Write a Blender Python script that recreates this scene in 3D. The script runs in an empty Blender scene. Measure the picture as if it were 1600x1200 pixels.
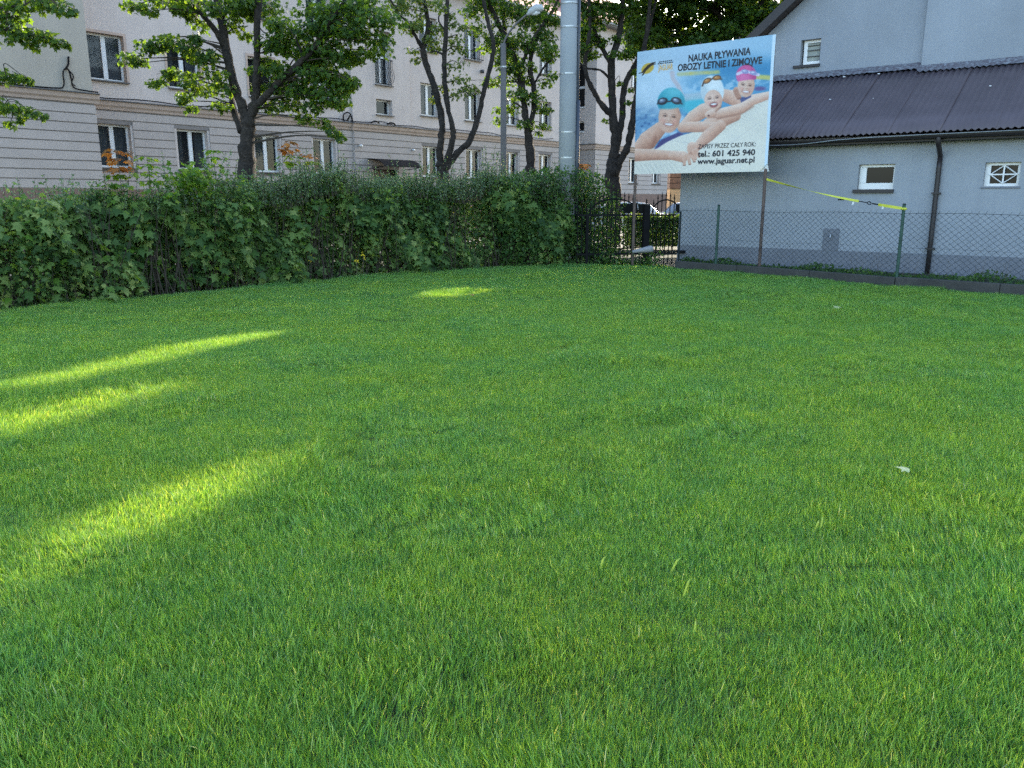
import bpy, math, random
import numpy as np
from math import radians, sin, cos, pi, atan, sqrt

S = bpy.context.scene
COL = S.collection
R = np.random.default_rng(11)
random.seed(11)

# ------------------------------------------------------------------ camera, sky, sun, exposure
FPX, HORIZON, EYE = 1270.0, 311.0, 1.6            # focal length in 1600-wide pixels, horizon row, eye height
PITCH = atan((600 - HORIZON) / FPX)
cam = bpy.data.cameras.new('camera')
cam.sensor_width = 36.0
cam.lens = 36.0 * FPX / 1600.0
cam.clip_start, cam.clip_end = 0.05, 3000
camo = bpy.data.objects.new('camera', cam)
COL.objects.link(camo)
camo.location = (0, 0, EYE)
camo.rotation_euler = (pi / 2 - PITCH, 0, 0)
S.camera = camo

SUN_AZ, SUN_EL = 30.0, 24.0                        # compass degrees from +Y towards +X
world = bpy.data.worlds.new('World')
S.world = world
world.use_nodes = True
wn = world.node_tree
bg = wn.nodes['Background']
sky = wn.nodes.new('ShaderNodeTexSky')
sky.sky_type = 'NISHITA'
sky.sun_disc = False
sky.sun_elevation = radians(SUN_EL)
sky.sun_rotation = radians(SUN_AZ)
sky.air_density, sky.dust_density, sky.ozone_density = 1.0, 1.2, 1.0
wn.links.new(sky.outputs[0], bg.inputs[0])
bg.inputs[1].default_value = 0.15
sun = bpy.data.lights.new('sun', 'SUN')
sun.energy = 2.8
sun.angle = radians(0.5)
sun.color = (1.0, 0.90, 0.72)
suno = bpy.data.objects.new('sun', sun)
COL.objects.link(suno)
suno.rotation_euler = (pi / 2 - radians(SUN_EL), 0, pi - radians(SUN_AZ))
suno.location = (20, 40, 40)
S.view_settings.view_transform = 'Standard'
S.view_settings.look = 'None'
S.view_settings.gamma = 1.0
S.view_settings.exposure = 2.6
S.cycles.use_denoising = False
S.cycles.use_adaptive_sampling = False
S.cycles.max_bounces = 8
S.cycles.diffuse_bounces = 4
S.cycles.transmission_bounces = 6
S.cycles.transparent_max_bounces = 8
S.cycles.sample_clamp_indirect = 2.0

# ------------------------------------------------------------------ helpers
def ray(x, y):
    a, b = (x - 800) / FPX, (600 - y) / FPX
    c, s = cos(PITCH), sin(PITCH)
    return np.array([a, c + s * b, -s + c * b])

def at(x, y, D):
    """point seen at photo pixel x, y at D metres in front"""
    d = ray(x, y)
    return np.array([0, 0, EYE]) + d * (D / d[1])

def put(o, parent=None):
    COL.objects.link(o)
    if parent is not None:
        o.parent = parent
    return o

def tag(o, label=None, cat=None, group=None, kind=None):
    if label: o['label'] = label
    if cat: o['category'] = cat
    if group: o['group'] = group
    if kind: o['kind'] = kind
    return o

def empty(name, loc=(0, 0, 0), rz=0.0):
    o = bpy.data.objects.new(name, None)
    o.empty_display_size = 0.2
    o.location = loc
    o.rotation_euler = (0, 0, rz)
    return put(o)

def npmesh(name, V, F, mat=None, parent=None, smooth=False, attrs=None):
    """F: (n,k) int array or list of such arrays"""
    V = np.asarray(V, dtype=np.float32)
    Fs = F if isinstance(F, list) else [F]
    Fs = [np.asarray(f, dtype=np.int32) for f in Fs if len(f)]
    me = bpy.data.meshes.new(name)
    me.vertices.add(len(V))
    me.vertices.foreach_set('co', V.ravel())
    nl = sum(f.size for f in Fs)
    npoly = sum(len(f) for f in Fs)
    me.loops.add(nl)
    me.polygons.add(npoly)
    me.loops.foreach_set('vertex_index', np.concatenate([f.ravel() for f in Fs]))
    starts, tot = [], 0
    for f in Fs:
        starts.append(tot + np.arange(len(f)) * f.shape[1])
        tot += f.size
    me.polygons.foreach_set('loop_start', np.concatenate(starts).astype(np.int32))
    me.update(calc_edges=True)
    me.validate()
    if smooth:
        me.polygons.foreach_set('use_smooth', np.ones(len(me.polygons), dtype=bool))
    if attrs:
        for k, v in attrs.items():
            v = np.asarray(v, dtype=np.float32)
            if v.ndim == 1:
                a = me.attributes.new(k, 'FLOAT', 'POINT'); a.data.foreach_set('value', v)
            else:
                a = me.attributes.new(k, 'FLOAT_COLOR', 'POINT'); a.data.foreach_set('color', v.ravel())
    if mat: me.materials.append(mat)
    return put(bpy.data.objects.new(name, me), parent)

class MB:
    """collects polygons for ONE mesh"""
    def __init__(s): s.v = []; s.f = []
    def add(s, vs, fs):
        o = len(s.v); s.v += [tuple(map(float, p)) for p in vs]; s.f += [tuple(i + o for i in f) for f in fs]; return s
    def quad(s, a, b, c, d): return s.add([a, b, c, d], [(0, 1, 2, 3)])
    def box(s, x0, x1, y0, y1, z0, z1):
        vs = [(x0, y0, z0), (x1, y0, z0), (x1, y1, z0), (x0, y1, z0), (x0, y0, z1), (x1, y0, z1), (x1, y1, z1), (x0, y1, z1)]
        return s.add(vs, [(3, 2, 1, 0), (4, 5, 6, 7), (0, 1, 5, 4), (1, 2, 6, 5), (2, 3, 7, 6), (3, 0, 4, 7)])
    def prism(s, pts, a, b):
        """pts: closed outline of 3D points, a..b offset vectors of both ends"""
        n = len(pts)
        vs = [tuple(np.add(p, a)) for p in pts] + [tuple(np.add(p, b)) for p in pts]
        fs = [tuple(range(n))[::-1], tuple(range(n, 2 * n))] + [(i, (i + 1) % n, n + (i + 1) % n, n + i) for i in range(n)]
        return s.add(vs, fs)
    def tube(s, pts, rad, n=8, cap=True):
        pts = [np.array(p, float) for p in pts]
        if not hasattr(rad, '__len__'): rad = [rad] * len(pts)
        vs, fs = [], []
        ref = None
        for i, p in enumerate(pts):
            t = pts[min(i + 1, len(pts) - 1)] - pts[max(i - 1, 0)]
            t = t / (np.linalg.norm(t) + 1e-9)
            if ref is None:
                ref = np.array([0, 0, 1.]) if abs(t[2]) < .8 else np.array([1., 0, 0])
            e1 = ref - t * np.dot(ref, t); e1 /= np.linalg.norm(e1) + 1e-9
            ref = e1
            e2 = np.cross(t, e1)
            for k in range(n):
                a = 2 * pi * k / n
                vs.append(p + (e1 * cos(a) + e2 * sin(a)) * rad[i])
        for i in range(len(pts) - 1):
            for k in range(n):
                k2 = (k + 1) % n
                fs.append((i * n + k, i * n + k2, (i + 1) * n + k2, (i + 1) * n + k))
        if cap:
            fs.append(tuple(range(n))[::-1]); fs.append(tuple((len(pts) - 1) * n + k for k in range(n)))
        return s.add(vs, fs)
    def build(s, name, mat=None, parent=None, smooth=False, bevel=0.0):
        me = bpy.data.meshes.new(name)
        me.from_pydata(s.v, [], s.f)
        me.update()
        if smooth:
            me.polygons.foreach_set('use_smooth', np.ones(len(me.polygons), dtype=bool))
        if mat: me.materials.append(mat)
        o = put(bpy.data.objects.new(name, me), parent)
        if bevel:
            m = o.modifiers.new('bevel', 'BEVEL'); m.width = bevel; m.segments = 2; m.limit_method = 'ANGLE'
        return o

def smooth_line(pts, sub=4):
    P = [np.array(p, float) for p in pts]
    P = [2 * P[0] - P[1]] + P + [2 * P[-1] - P[-2]]
    out = []
    for i in range(1, len(P) - 2):
        a, b, c, d = P[i - 1:i + 3]
        for k in range(sub):
            t = k / sub
            out.append(.5 * ((2 * b) + (c - a) * t + (2 * a - 5 * b + 4 * c - d) * t * t + (3 * b - a - 3 * c + d) * t ** 3))
    out.append(P[-2])
    return out

# ------------------------------------------------------------------ materials
def lin(c):
    c = np.asarray(c, float)
    return np.where(c <= .04045, c / 12.92, ((c + .055) / 1.055) ** 2.4)

def mat_new(name):
    m = bpy.data.materials.new(name); m.use_nodes = True
    nt = m.node_tree
    return m, nt, nt.nodes['Principled BSDF']

def noise(nt, scale, detail=4, rough=.6, vec=None):
    n = nt.nodes.new('ShaderNodeTexNoise')
    n.inputs['Scale'].default_value = scale; n.inputs['Detail'].default_value = detail; n.inputs['Roughness'].default_value = rough
    if vec is not None: nt.links.new(vec, n.inputs['Vector'])
    return n

def ramp(nt, fac, stops):
    r = nt.nodes.new('ShaderNodeValToRGB')
    while len(r.color_ramp.elements) < len(stops): r.color_ramp.elements.new(.5)
    for e, (p, c) in zip(r.color_ramp.elements, stops):
        e.position = p; e.color = (*c[:3], 1) if len(c) >= 3 else (c[0], c[0], c[0], 1)
    nt.links.new(fac, r.inputs[0])
    return r

def mix(nt, blend, fac, a, b):
    n = nt.nodes.new('ShaderNodeMix'); n.data_type = 'RGBA'; n.blend_type = blend
    for sock, v in ((n.inputs[0], fac), (n.inputs[6], a), (n.inputs[7], b)):
        if hasattr(v, 'is_linked') or isinstance(v, bpy.types.NodeSocket): nt.links.new(v, sock)
        elif sock == n.inputs[0]: sock.default_value = v
        else: sock.default_value = (*v[:3], 1)
    return n.outputs[2]

def surf(name, col, rough=.8, var=.18, scale=2.5, fine=60, finevar=.12, bump=.15, spec=.3, metal=0.0, streak=0.0, streakcol=(.2, .2, .2), bdist=.01):
    col = tuple(q * .72 for q in col); streakcol = tuple(q * .72 for q in streakcol)
    m, nt, p = mat_new(name)
    tc = nt.nodes.new('ShaderNodeTexCoord')
    v = tc.outputs['Object']
    n1 = noise(nt, scale, 5, .6, v); n2 = noise(nt, fine, 3, .6, v)
    k = lambda a: ((1 - a,) * 3, (1 + a,) * 3)
    lo, hi = k(var); r1 = ramp(nt, n1.outputs[0], [(.3, lo), (.7, hi)])
    lo, hi = k(finevar); r2 = ramp(nt, n2.outputs[0], [(.3, lo), (.7, hi)])
    c = mix(nt, 'MULTIPLY', 1.0, col, r1.outputs[0]); c = mix(nt, 'MULTIPLY', 1.0, c, r2.outputs[0])
    if streak:
        mp = nt.nodes.new('ShaderNodeMapping'); mp.inputs['Scale'].default_value = (2.2, 2.2, .16)
        nt.links.new(v, mp.inputs[0])
        n3 = noise(nt, 1.6, 6, .65, mp.outputs[0])
        f = ramp(nt, n3.outputs[0], [(.5, (0, 0, 0)), (.8, (streak,) * 3)])
        c = mix(nt, 'MIX', f.outputs[0], c, streakcol)
    nt.links.new(c, p.inputs['Base Color'])
    p.inputs['Roughness'].default_value = rough
    p.inputs['Metallic'].default_value = metal
    p.inputs['Specular IOR Level'].default_value = spec
    if bump:
        b = nt.nodes.new('ShaderNodeBump'); b.inputs['Strength'].default_value = bump; b.inputs['Distance'].default_value = bdist
        nt.links.new(n2.outputs[0], b.inputs['Height']); nt.links.new(b.outputs[0], p.inputs['Normal'])
    return m

def leafmat(name, stops, trans, tfac=.45, rough=.45, spec=.25, pos_scale=1.1, pos_amt=.5):
    """leaf: colour by per-leaf 'rnd' plus soft world noise; light passes through"""
    m, nt, p = mat_new(name)
    at_ = nt.nodes.new('ShaderNodeAttribute'); at_.attribute_name = 'rnd'
    geo = nt.nodes.new('ShaderNodeNewGeometry')
    n = noise(nt, pos_scale, 3, .6, geo.outputs['Position'])
    mm = nt.nodes.new('ShaderNodeMath'); mm.operation = 'MULTIPLY_ADD'
    nt.links.new(n.outputs[0], mm.inputs[0]); mm.inputs[1].default_value = pos_amt * 2
    sb = nt.nodes.new('ShaderNodeMath'); sb.operation = 'SUBTRACT'
    nt.links.new(at_.outputs['Fac'], sb.inputs[0]); sb.inputs[1].default_value = pos_amt
    nt.links.new(sb.outputs[0], mm.inputs[2])
    r = ramp(nt, mm.outputs[0], stops)
    nt.links.new(r.outputs[0], p.inputs['Base Color'])
    p.inputs['Roughness'].default_value = rough; p.inputs['Specular IOR Level'].default_value = spec
    t = nt.nodes.new('ShaderNodeBsdfTranslucent')
    tcol = mix(nt, 'MULTIPLY', 1.0, r.outputs[0], trans)
    nt.links.new(tcol, t.inputs[0])
    ms = nt.nodes.new('ShaderNodeMixShader'); ms.inputs[0].default_value = tfac
    nt.links.new(p.outputs[0], ms.inputs[1]); nt.links.new(t.outputs[0], ms.inputs[2])
    nt.links.new(ms.outputs[0], nt.nodes['Material Output'].inputs['Surface'])
    return m

MT = {}
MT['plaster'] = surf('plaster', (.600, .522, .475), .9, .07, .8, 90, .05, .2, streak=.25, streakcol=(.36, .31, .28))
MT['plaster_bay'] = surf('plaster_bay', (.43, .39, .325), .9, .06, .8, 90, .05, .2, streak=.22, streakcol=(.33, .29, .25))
MT['band'] = surf('band', (.450, .395, .360), .9, .08, 1.2, 90, .06, .2, streak=.2, streakcol=(.32, .28, .25))
MT['joint'] = surf('joint', (.23, .205, .19), .9)
MT['peach'] = surf('peach', (.50, .385, .315), .9, .08, 2, 90, .05, .15)
MT['flashing'] = surf('flashing', (.10, .10, .10), .5, .2, 3, 40, .1, .1)
MT['plinth_brown'] = surf('plinth_brown', (.22, .145, .115), .9, .12, 2, 80, .1, .2)
MT['pvc'] = surf('pvc', (.78, .78, .77), .35, .03, 3, 50, .02, 0, spec=.4)
MT['sill'] = surf('sill', (.11, .10, .095), .5, .1, 3, 50, .05, .05)
MT['black_iron'] = surf('black_iron', (.009, .009, .010), .75, .2, 5, 60, .2, .1, spec=.08)
MT['roof_tile'] = surf('roof_tile', (.42, .20, .15), .85, .2, 2, 30, .2, .3)
MT['grey_render'] = surf('grey_render', (.312, .333, .360), .9, .10, .7, 120, .05, .25, streak=.4, streakcol=(.25, .27, .30))
MT['grey_plinth'] = surf('grey_plinth', (.19, .20, .225), .9, .1, 1.5, 110, .12, .35)
MT['lean_roof'] = surf('lean_roof', (.100, .077, .084), .45, .16, 1.2, 40, .1, .1, spec=.35, streak=.2, streakcol=(.14, .115, .13))
MT['dark_trim'] = surf('dark_trim', (.03, .024, .024), .5, .15, 3, 40, .1, .1, spec=.35)
MT['soffit'] = surf('soffit', (.075, .058, .052), .7, .2, 3, 40, .15, .2)
MT['concrete'] = surf('concrete', (.34, .34, .335), .9, .12, 1.2, 70, .1, .3, streak=.3, streakcol=(.25, .25, .24))
MT['concrete_dark'] = surf('concrete_dark', (.065, .062, .056), .95, .25, 2, 40, .2, .5, bdist=.02)
MT['concrete_pole'] = surf('concrete_pole', (.33, .345, .345), .85, .08, 1.5, 90, .06, .25, streak=.35, streakcol=(.24, .255, .265))
MT['lamp_pole'] = surf('lamp_pole', (.17, .155, .145), .9, .12, 2, 60, .1, .3)
MT['lamp_head'] = surf('lamp_head', (.55, .56, .56), .4, .06, 3, 40, .04, .05)
MT['steel'] = surf('steel', (.45, .47, .48), .4, .1, 6, 60, .1, .05, metal=.7)
MT['conduit'] = surf('conduit', (.045, .055, .075), .45, .1, 3, 40, .1, .05, spec=.4)
MT['rust'] = surf('rust', (.12, .085, .07), .85, .3, 5, 70, .25, .3)
MT['green_post'] = surf('green_post', (.03, .075, .055), .6, .3, 5, 70, .2, .2)
MT['green_dark'] = surf('green_dark', (.018, .026, .028), .7, .2, 6, 60, .1, .1, spec=.1)
MT['strap'] = surf('strap', (.62, .62, .06), .6, .1, 8, 80, .1, .1)
MT['white_tag'] = surf('white_tag', (.8, .8, .8), .6, .03)
MT['bark'] = surf('bark', (.040, .032, .026), .95, .45, 5, 22, .5, 1.0, bdist=.06)
MT['twig'] = surf('twig', (.06, .047, .035), .95, .2, 4, 40, .2, .3)
MT['soil'] = surf('soil', (.020, .028, .012), .95, .35, 2, 40, .3, .5)
MT['earth'] = surf('earth', (.035, .042, .022), .95, .3, 3, 40, .3, .6)
MT['asphalt'] = surf('asphalt', (.055, .055, .057), .9, .15, 1, 90, .2, .3)
MT['pavers'] = surf('pavers', (.15, .145, .14), .9, .15, 1.5, 50, .15, .3)
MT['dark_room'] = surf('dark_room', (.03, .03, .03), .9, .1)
MT['lace'] = surf('lace', (.20, .205, .21), .9, .35, 9, 45, .35, .1)
MT['drape'] = surf('drape', (.16, .18, .20), .9, .2, 6, 30, .2, .1)
MT['brown_board'] = surf('brown_board', (.17, .095, .06), .7, .2, 4, 40, .15, .2)
MT['beige_wall'] = surf('beige_wall', (.55, .37, .20), .9, .08, 2)
MT['sapwood'] = surf('sapwood', (.16, .13, .09), .9, .2)
MT['car_white'] = surf('car_white', (.72, .73, .75), .25, .02, 2, 60, .01, 0, spec=.6)
MT['car_silver'] = surf('car_silver', (.33, .36, .41), .3, .03, 2, 60, .02, 0, spec=.6, metal=.4)
MT['rubber'] = surf('rubber', (.02, .02, .02), .8)
MT['red_lamp'] = surf('red_lamp', (.35, .015, .012), .25, .05)
MT['pipe_grey'] = surf('pipe_grey', (.26, .26, .26), .7, .12, 5, 60, .1, .2)
MT['canopy'] = surf('canopy', (.016, .015, .016), .85, .1, 3, 40, .1, .05, spec=.1)
MT['door'] = surf('door', (.09, .05, .035), .6, .2, 3)

m, nt, p = mat_new('glass_dark')          # window glass seen from outside
p.inputs['Base Color'].default_value = (.02, .023, .026, 1); p.inputs['Roughness'].default_value = .04
p.inputs['Specular IOR Level'].default_value = .6
tr = nt.nodes.new('ShaderNodeBsdfTransparent'); tr.inputs[0].default_value = (.8, .84, .84, 1)
ms = nt.nodes.new('ShaderNodeMixShader'); ms.inputs[0].default_value = .62
nt.links.new(p.outputs[0], ms.inputs[1]); nt.links.new(tr.outputs[0], ms.inputs[2])
nt.links.new(ms.outputs[0], nt.nodes['Material Output'].inputs['Surface'])
MT['glass'] = m
m, nt, p = mat_new('glass_solid')
p.inputs['Base Color'].default_value = (.010, .011, .012, 1); p.inputs['Roughness'].default_value = .12
p.inputs['Specular IOR Level'].default_value = .12
MT['glass_solid'] = m

MT['maple'] = leafmat('maple_leaf', [(.1, (.024, .056, .014)), (.5, (.046, .098, .020)), (.8, (.074, .130, .022)), (1, (.11, .17, .022))], (4.2, 3.2, .7), .55)
MT['maple_pale'] = leafmat('maple_leaf_pale', [(.1, (.05, .09, .02)), (.5, (.09, .14, .03)), (1, (.2, .22, .05))], (2.2, 1.9, .9), .5)
MT['hedge_leaf'] = leafmat('hedge_leaf', [(.05, (.022, .052, .015)), (.45, (.056, .110, .028)), (.8, (.105, .170, .042)), (1, (.20, .25, .075))], (2.4, 2.2, .7), .35, .5, .16)
MT['privet_leaf'] = leafmat('privet_leaf', [(.05, (.04, .08, .035)), (.5, (.085, .145, .062)), (1, (.17, .23, .11))], (2.0, 2.0, .8), .35, .4, .4)
MT['fresh_leaf'] = leafmat('fresh_leaf', [(.05, (.05, .11, .015)), (.5, (.09, .18, .02)), (1, (.2, .26, .03))], (2.2, 2.0, .6), .5)
MT['red_leaf'] = leafmat('red_leaf', [(.05, (.16, .08, .02)), (.5, (.32, .13, .035)), (1, (.42, .20, .05))], (1.8, 1.4, .8), .45)
MT['weed_leaf'] = leafmat('weed_leaf', [(.05, (.02, .05, .012)), (.5, (.035, .085, .018)), (1, (.08, .14, .03))], (2.0, 2.0, .8), .35)
MT['yellow_oval'] = leafmat('yellow_oval', [(0, (.7, .5, .02)), (1, (.8, .6, .04))], (1, 1, .6), .3)
MT['pale_leaf'] = leafmat('pale_leaf', [(0, (.35, .40, .18)), (1, (.5, .52, .25))], (1, 1, .8), .3)
MT['yellow_blade'] = leafmat('yellow_blade', [(0, (.35, .42, .06)), (1, (.45, .50, .09))], (1.2, 1.2, .8), .3)

# ------------------------------------------------------------------ leaf builder
MAPLE = np.array([(0, .36), (0, .0), (.20, -.07), (.47, .06), (.31, .27), (.56, .56), (.22, .53), (0, 1.0),
                  (-.22, .53), (-.56, .56), (-.31, .27), (-.47, .06), (-.20, -.07)])
MAPLE_F = np.array([(0, i, i + 1 if i < 12 else 1) for i in range(1, 13)])
LANCE = np.array([(0, 0), (.17, .45), (0, 1.0), (-.17, .45)])
LANCE_F = np.array([(0, 1, 2), (0, 2, 3)])
OVAL = np.array([(0, 0), (.28, .25), (.30, .6), (0, 1.0), (-.30, .6), (-.28, .25)])
OVAL_F = np.array([(0, 1, 2), (0, 2, 3), (0, 3, 4), (0, 4, 5)])

def leaves_arrays(C, N, size, tpl, F, droop=.25, hang=1.0):
    """C (n,3) leaf bases, N (n,3) leaf normals; returns V, F, rnd"""
    n = len(C)
    N = N / (np.linalg.norm(N, axis=1, keepdims=True) + 1e-9)
    a = R.normal(size=(n, 3)) * .8 + np.array([0, 0, -.8]) * hang
    T = a - N * np.sum(a * N, axis=1, keepdims=True)
    T /= np.linalg.norm(T, axis=1, keepdims=True) + 1e-9
    B = np.cross(N, T)
    s = np.broadcast_to(np.asarray(size, float), (n,))[:, None, None]
    x = tpl[None, :, 0, None]; y = tpl[None, :, 1, None]
    z = -droop * (y ** 2) * .6 - .35 * np.abs(x) * R.uniform(.1, 1, (n, 1, 1))
    V = C[:, None, :] + s * (B[:, None, :] * x + T[:, None, :] * y + N[:, None, :] * z)
    k = len(tpl)
    Fa = (F[None] + (np.arange(n) * k)[:, None, None]).reshape(-1, 3)
    rnd = np.repeat(R.uniform(0, 1, n), k)
    return V.reshape(-1, 3), Fa, rnd

class Leaves:
    def __init__(s): s.V = []; s.F = []; s.r = []; s.n = 0
    def add(s, C, N, size, tpl=MAPLE, F=MAPLE_F, droop=.25, shade=None):
        if len(C) == 0: return
        V, Fa, r = leaves_arrays(np.asarray(C, float), np.asarray(N, float), size, tpl, F, droop)
        if shade is not None: r = np.clip(r * .7 + shade, 0, 1)
        s.V.append(V); s.F.append(Fa + s.n); s.r.append(r); s.n += len(V)
    def build(s, name, mat, parent=None):
        return npmesh(name, np.concatenate(s.V), np.concatenate(s.F), mat, parent, attrs={'rnd': np.concatenate(s.r)})

# ------------------------------------------------------------------ ground
def ground_h(x, y):
    return .018 * np.sin(x * .9 + 1.3) * np.sin(y * .7 + .4) + .010 * np.sin(2.1 * x + .8 * y) + .006 * np.sin(4.3 * y - 2.2 * x)

HEDGE = [(-13.0, 4.85), (-9.5, 9.15), (-7.42, 11.80), (-6.2, 13.30), (-4.58, 15.40), (-2.3, 17.85), (-.6, 19.05), (1.2, 19.95), (2.2, 20.3)]
KERB = [(3.95, 19.62), (7.22, 15.32), (9.7, 12.85), (16.0, 6.6)]

def offset_line(pts, d):
    P = [np.array(p, float) for p in pts]; out = []
    for i, p in enumerate(P):
        t = P[min(i + 1, len(P) - 1)] - P[max(i - 1, 0)]; t /= np.linalg.norm(t)
        out.append(p + np.array([-t[1], t[0]]) * d)
    return out

def structure(o):
    o['kind'] = 'structure'; return o

structure(MB().quad((-400, -300, -.06), (400, -300, -.06), (400, 700, -.06), (-400, 700, -.06)).build('ground', MT['earth']))
# lawn: fine sheet bounded by the hedge and the kerb
gx = np.linspace(-14, 14, 113); gy = np.linspace(-8, 21.4, 119)
X, Y = np.meshgrid(gx, gy); Z = ground_h(X, Y) - .005
V = np.stack([X, Y, Z], -1).reshape(-1, 3)
i = np.arange(len(gy) - 1)[:, None] * len(gx) + np.arange(len(gx) - 1)[None]
Fq = np.stack([i, i + 1, i + 1 + len(gx), i + len(gx)], -1).reshape(-1, 4)

def poly_in(px, py, poly):
    inside = np.zeros(px.shape, bool)
    n = len(poly)
    for a in range(n):
        x0, y0 = poly[a]; x1, y1 = poly[(a + 1) % n]
        c = ((y0 > py) != (y1 > py)) & (px < (x1 - x0) * (py - y0) / (y1 - y0 + 1e-12) + x0)
        inside ^= c
    return inside

LAWN = HEDGE + [(3.9, 20.25), (3.86, 19.45)] + [(7.07, 15.16), (9.52, 12.70), (15.8, 6.4)] + [(15.9, -7), (-13.5, -7)]
HB = offset_line(HEDGE, .5)
LAWN_SHEET = [tuple(q) for q in HB] + [(3.98, 20.30), (4.0, 19.6), (7.22, 15.3), (9.7, 12.82), (15.95, 6.55), (15.9, -7.5), (-14, -7.5)]
ctr = V[Fq].mean(1)
Fq = Fq[poly_in(ctr[:, 0], ctr[:, 1], LAWN_SHEET)]
structure(npmesh('lawn', V, Fq, MT['soil'], smooth=True))
# street side: verge, pavement, road (all parallel to the apartment block)
UU = np.array([sin(radians(38.7)), cos(radians(38.7))]); INN = np.array([-cos(radians(38.7)), sin(radians(38.7))])
def strip(name, mat, a, b, z, s0=-40, s1=120):
    o = np.array([-14.0426, 29.5])
    q = [o + UU * s + INN * y for s, y in ((s0, a), (s1, a), (s1, b), (s0, b))]
    return structure(MB().add([(p[0], p[1], z) for p in q], [(0, 1, 2, 3)]).build(name, mat))
strip('verge', MT['soil'], -6.2, 3, -.02)
strip('pavement', MT['pavers'], -8.4, -6.2, .0)
strip('road', MT['asphalt'], -12.0, -8.4, -.03)
strip('path', MT['pavers'], -14.9, -12.0, -.008, 5.0)
strip('hedge_verge', MT['soil'], -14.9, -12.0, -.012, -40, 5.0)

# ------------------------------------------------------------------ apartment block
FAC = empty('apartment_block', (-14.0426, 29.5, 0), radians(51.3))
tag(FAC, 'long pale plastered apartment block with grooved ground floor behind the hedge and street trees', 'apartment block')

def wall_open(mb, x0, x1, z0, z1, ops, y=0.0):
    xs = sorted({x0, x1, *[o[0] for o in ops], *[o[1] for o in ops]}); xs = [x for x in xs if x0 <= x <= x1]
    zs = sorted({z0, z1, *[o[2] for o in ops], *[o[3] for o in ops]}); zs = [z for z in zs if z0 <= z <= z1]
    for a, b in zip(xs, xs[1:]):
        for c, d in zip(zs, zs[1:]):
            mx, mz = (a + b) / 2, (c + d) / 2
            if any(o[0] < mx < o[1] and o[2] < mz < o[3] for o in ops): continue
            mb.quad((a, y, c), (b, y, c), (b, y, d), (a, y, d))
    return mb

GF = [(-.40, .80), (2.55, 3.80), (5.88, 7.08), (8.78, 10.02), (15.42, 16.62), (18.62, 19.86), (21.93, 23.05), (24.95, 26.15)]
UF = [(-.40, .86), (2.42, 3.72), (5.80, 7.02), (8.78, 10.0), (15.38, 16.60), (18.58, 19.80), (21.93, 23.05), (24.95, 26.15)]
ops0 = [(a, b, 2.68, 4.15) for a, b in GF]
ops1 = [(a, b, 5.58, 7.10) for a, b in UF]
ops2 = [(a, b, 8.58, 10.12) for a, b in UF]
stair_ops = [(12.42, 13.42, 6.72, 9.05), (12.42, 13.42, 5.40, 6.08), (12.10, 13.60, .2, 2.95)]

mb = MB()
wall_open(mb, -1.2, 11.0, -.05, 11.5, [o for o in ops0 + ops1 + ops2 if o[1] < 11])
mb.build('wall', MT['plaster'], FAC); mb = MB()
wall_open(mb, 14.60, 27.2, -.05, 11.5, [o for o in ops0 + ops1 + ops2 if o[0] > 14])
mb.quad((27.2, 0, -.05), (27.2, 1.9, -.05), (27.2, 1.9, 11.5), (27.2, 0, 11.5))
mb.quad((27.2, 1.9, -.05), (30.0, 1.9, -.05), (30.0, 1.9, 11.5), (27.2, 1.9, 11.5))
mb.build('wall', MT['plaster'], FAC)
mb = MB()
wall_open(mb, 11.0, 14.6, -.05, 11.5, stair_ops, -.07)
mb.quad((11.0, 0, -.05), (11.0, -.07, -.05), (11.0, -.07, 11.5), (11.0, 0, 11.5))
mb.quad((14.6, -.07, -.05), (14.6, 0, -.05), (14.6, 0, 11.5), (14.6, -.07, 11.5))
mb.build('stairwell_wall', MT['plaster'], FAC)
# bay at the near end, standing out to the street
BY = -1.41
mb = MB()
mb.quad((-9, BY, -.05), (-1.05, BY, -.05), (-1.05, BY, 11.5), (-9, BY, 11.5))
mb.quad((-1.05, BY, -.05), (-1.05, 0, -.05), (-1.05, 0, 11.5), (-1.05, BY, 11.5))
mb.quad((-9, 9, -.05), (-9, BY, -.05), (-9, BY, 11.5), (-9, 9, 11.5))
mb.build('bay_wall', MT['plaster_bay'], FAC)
# wing at the far end
WY = -.62
side_ops = [(.22, .82, 5.70, 6.33), (.22, .82, 7.15, 9.75)]
front_ops = [(34.07, 35.2, 2.66, 4.24), (34.05, 35.15, 5.95, 7.45), (34.05, 35.15, 8.7, 10.2), (37.2, 38.3, 2.66, 4.24), (37.2, 38.3, 5.95, 7.45)]
mb = MB()
wall_open(mb, 29.94, 39.41, -.05, 11.8, front_ops, WY)
for a in [(-.62, .22), (.82, 2.0)]:
    mb.quad((29.94, a[1], -.05), (29.94, a[0], -.05), (29.94, a[0], 11.8), (29.94, a[1], 11.8))
for c, d in [(-.05, 5.70), (6.33, 7.15), (9.75, 11.8)]:
    mb.quad((29.94, .82, c), (29.94, .22, c), (29.94, .22, d), (29.94, .82, d))
mb.quad((39.41, WY, -.05), (39.41, 9, -.05), (39.41, 9, 11.8), (39.41, WY, 11.8))
mb.build('wing_wall', MT['plaster'], FAC)
MB().quad((39.4, 9, -.05), (-9, 9, -.05), (-9, 9, 11.5), (39.4, 9, 11.5)).build('rear_wall', MT['plaster'], FAC)
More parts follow.
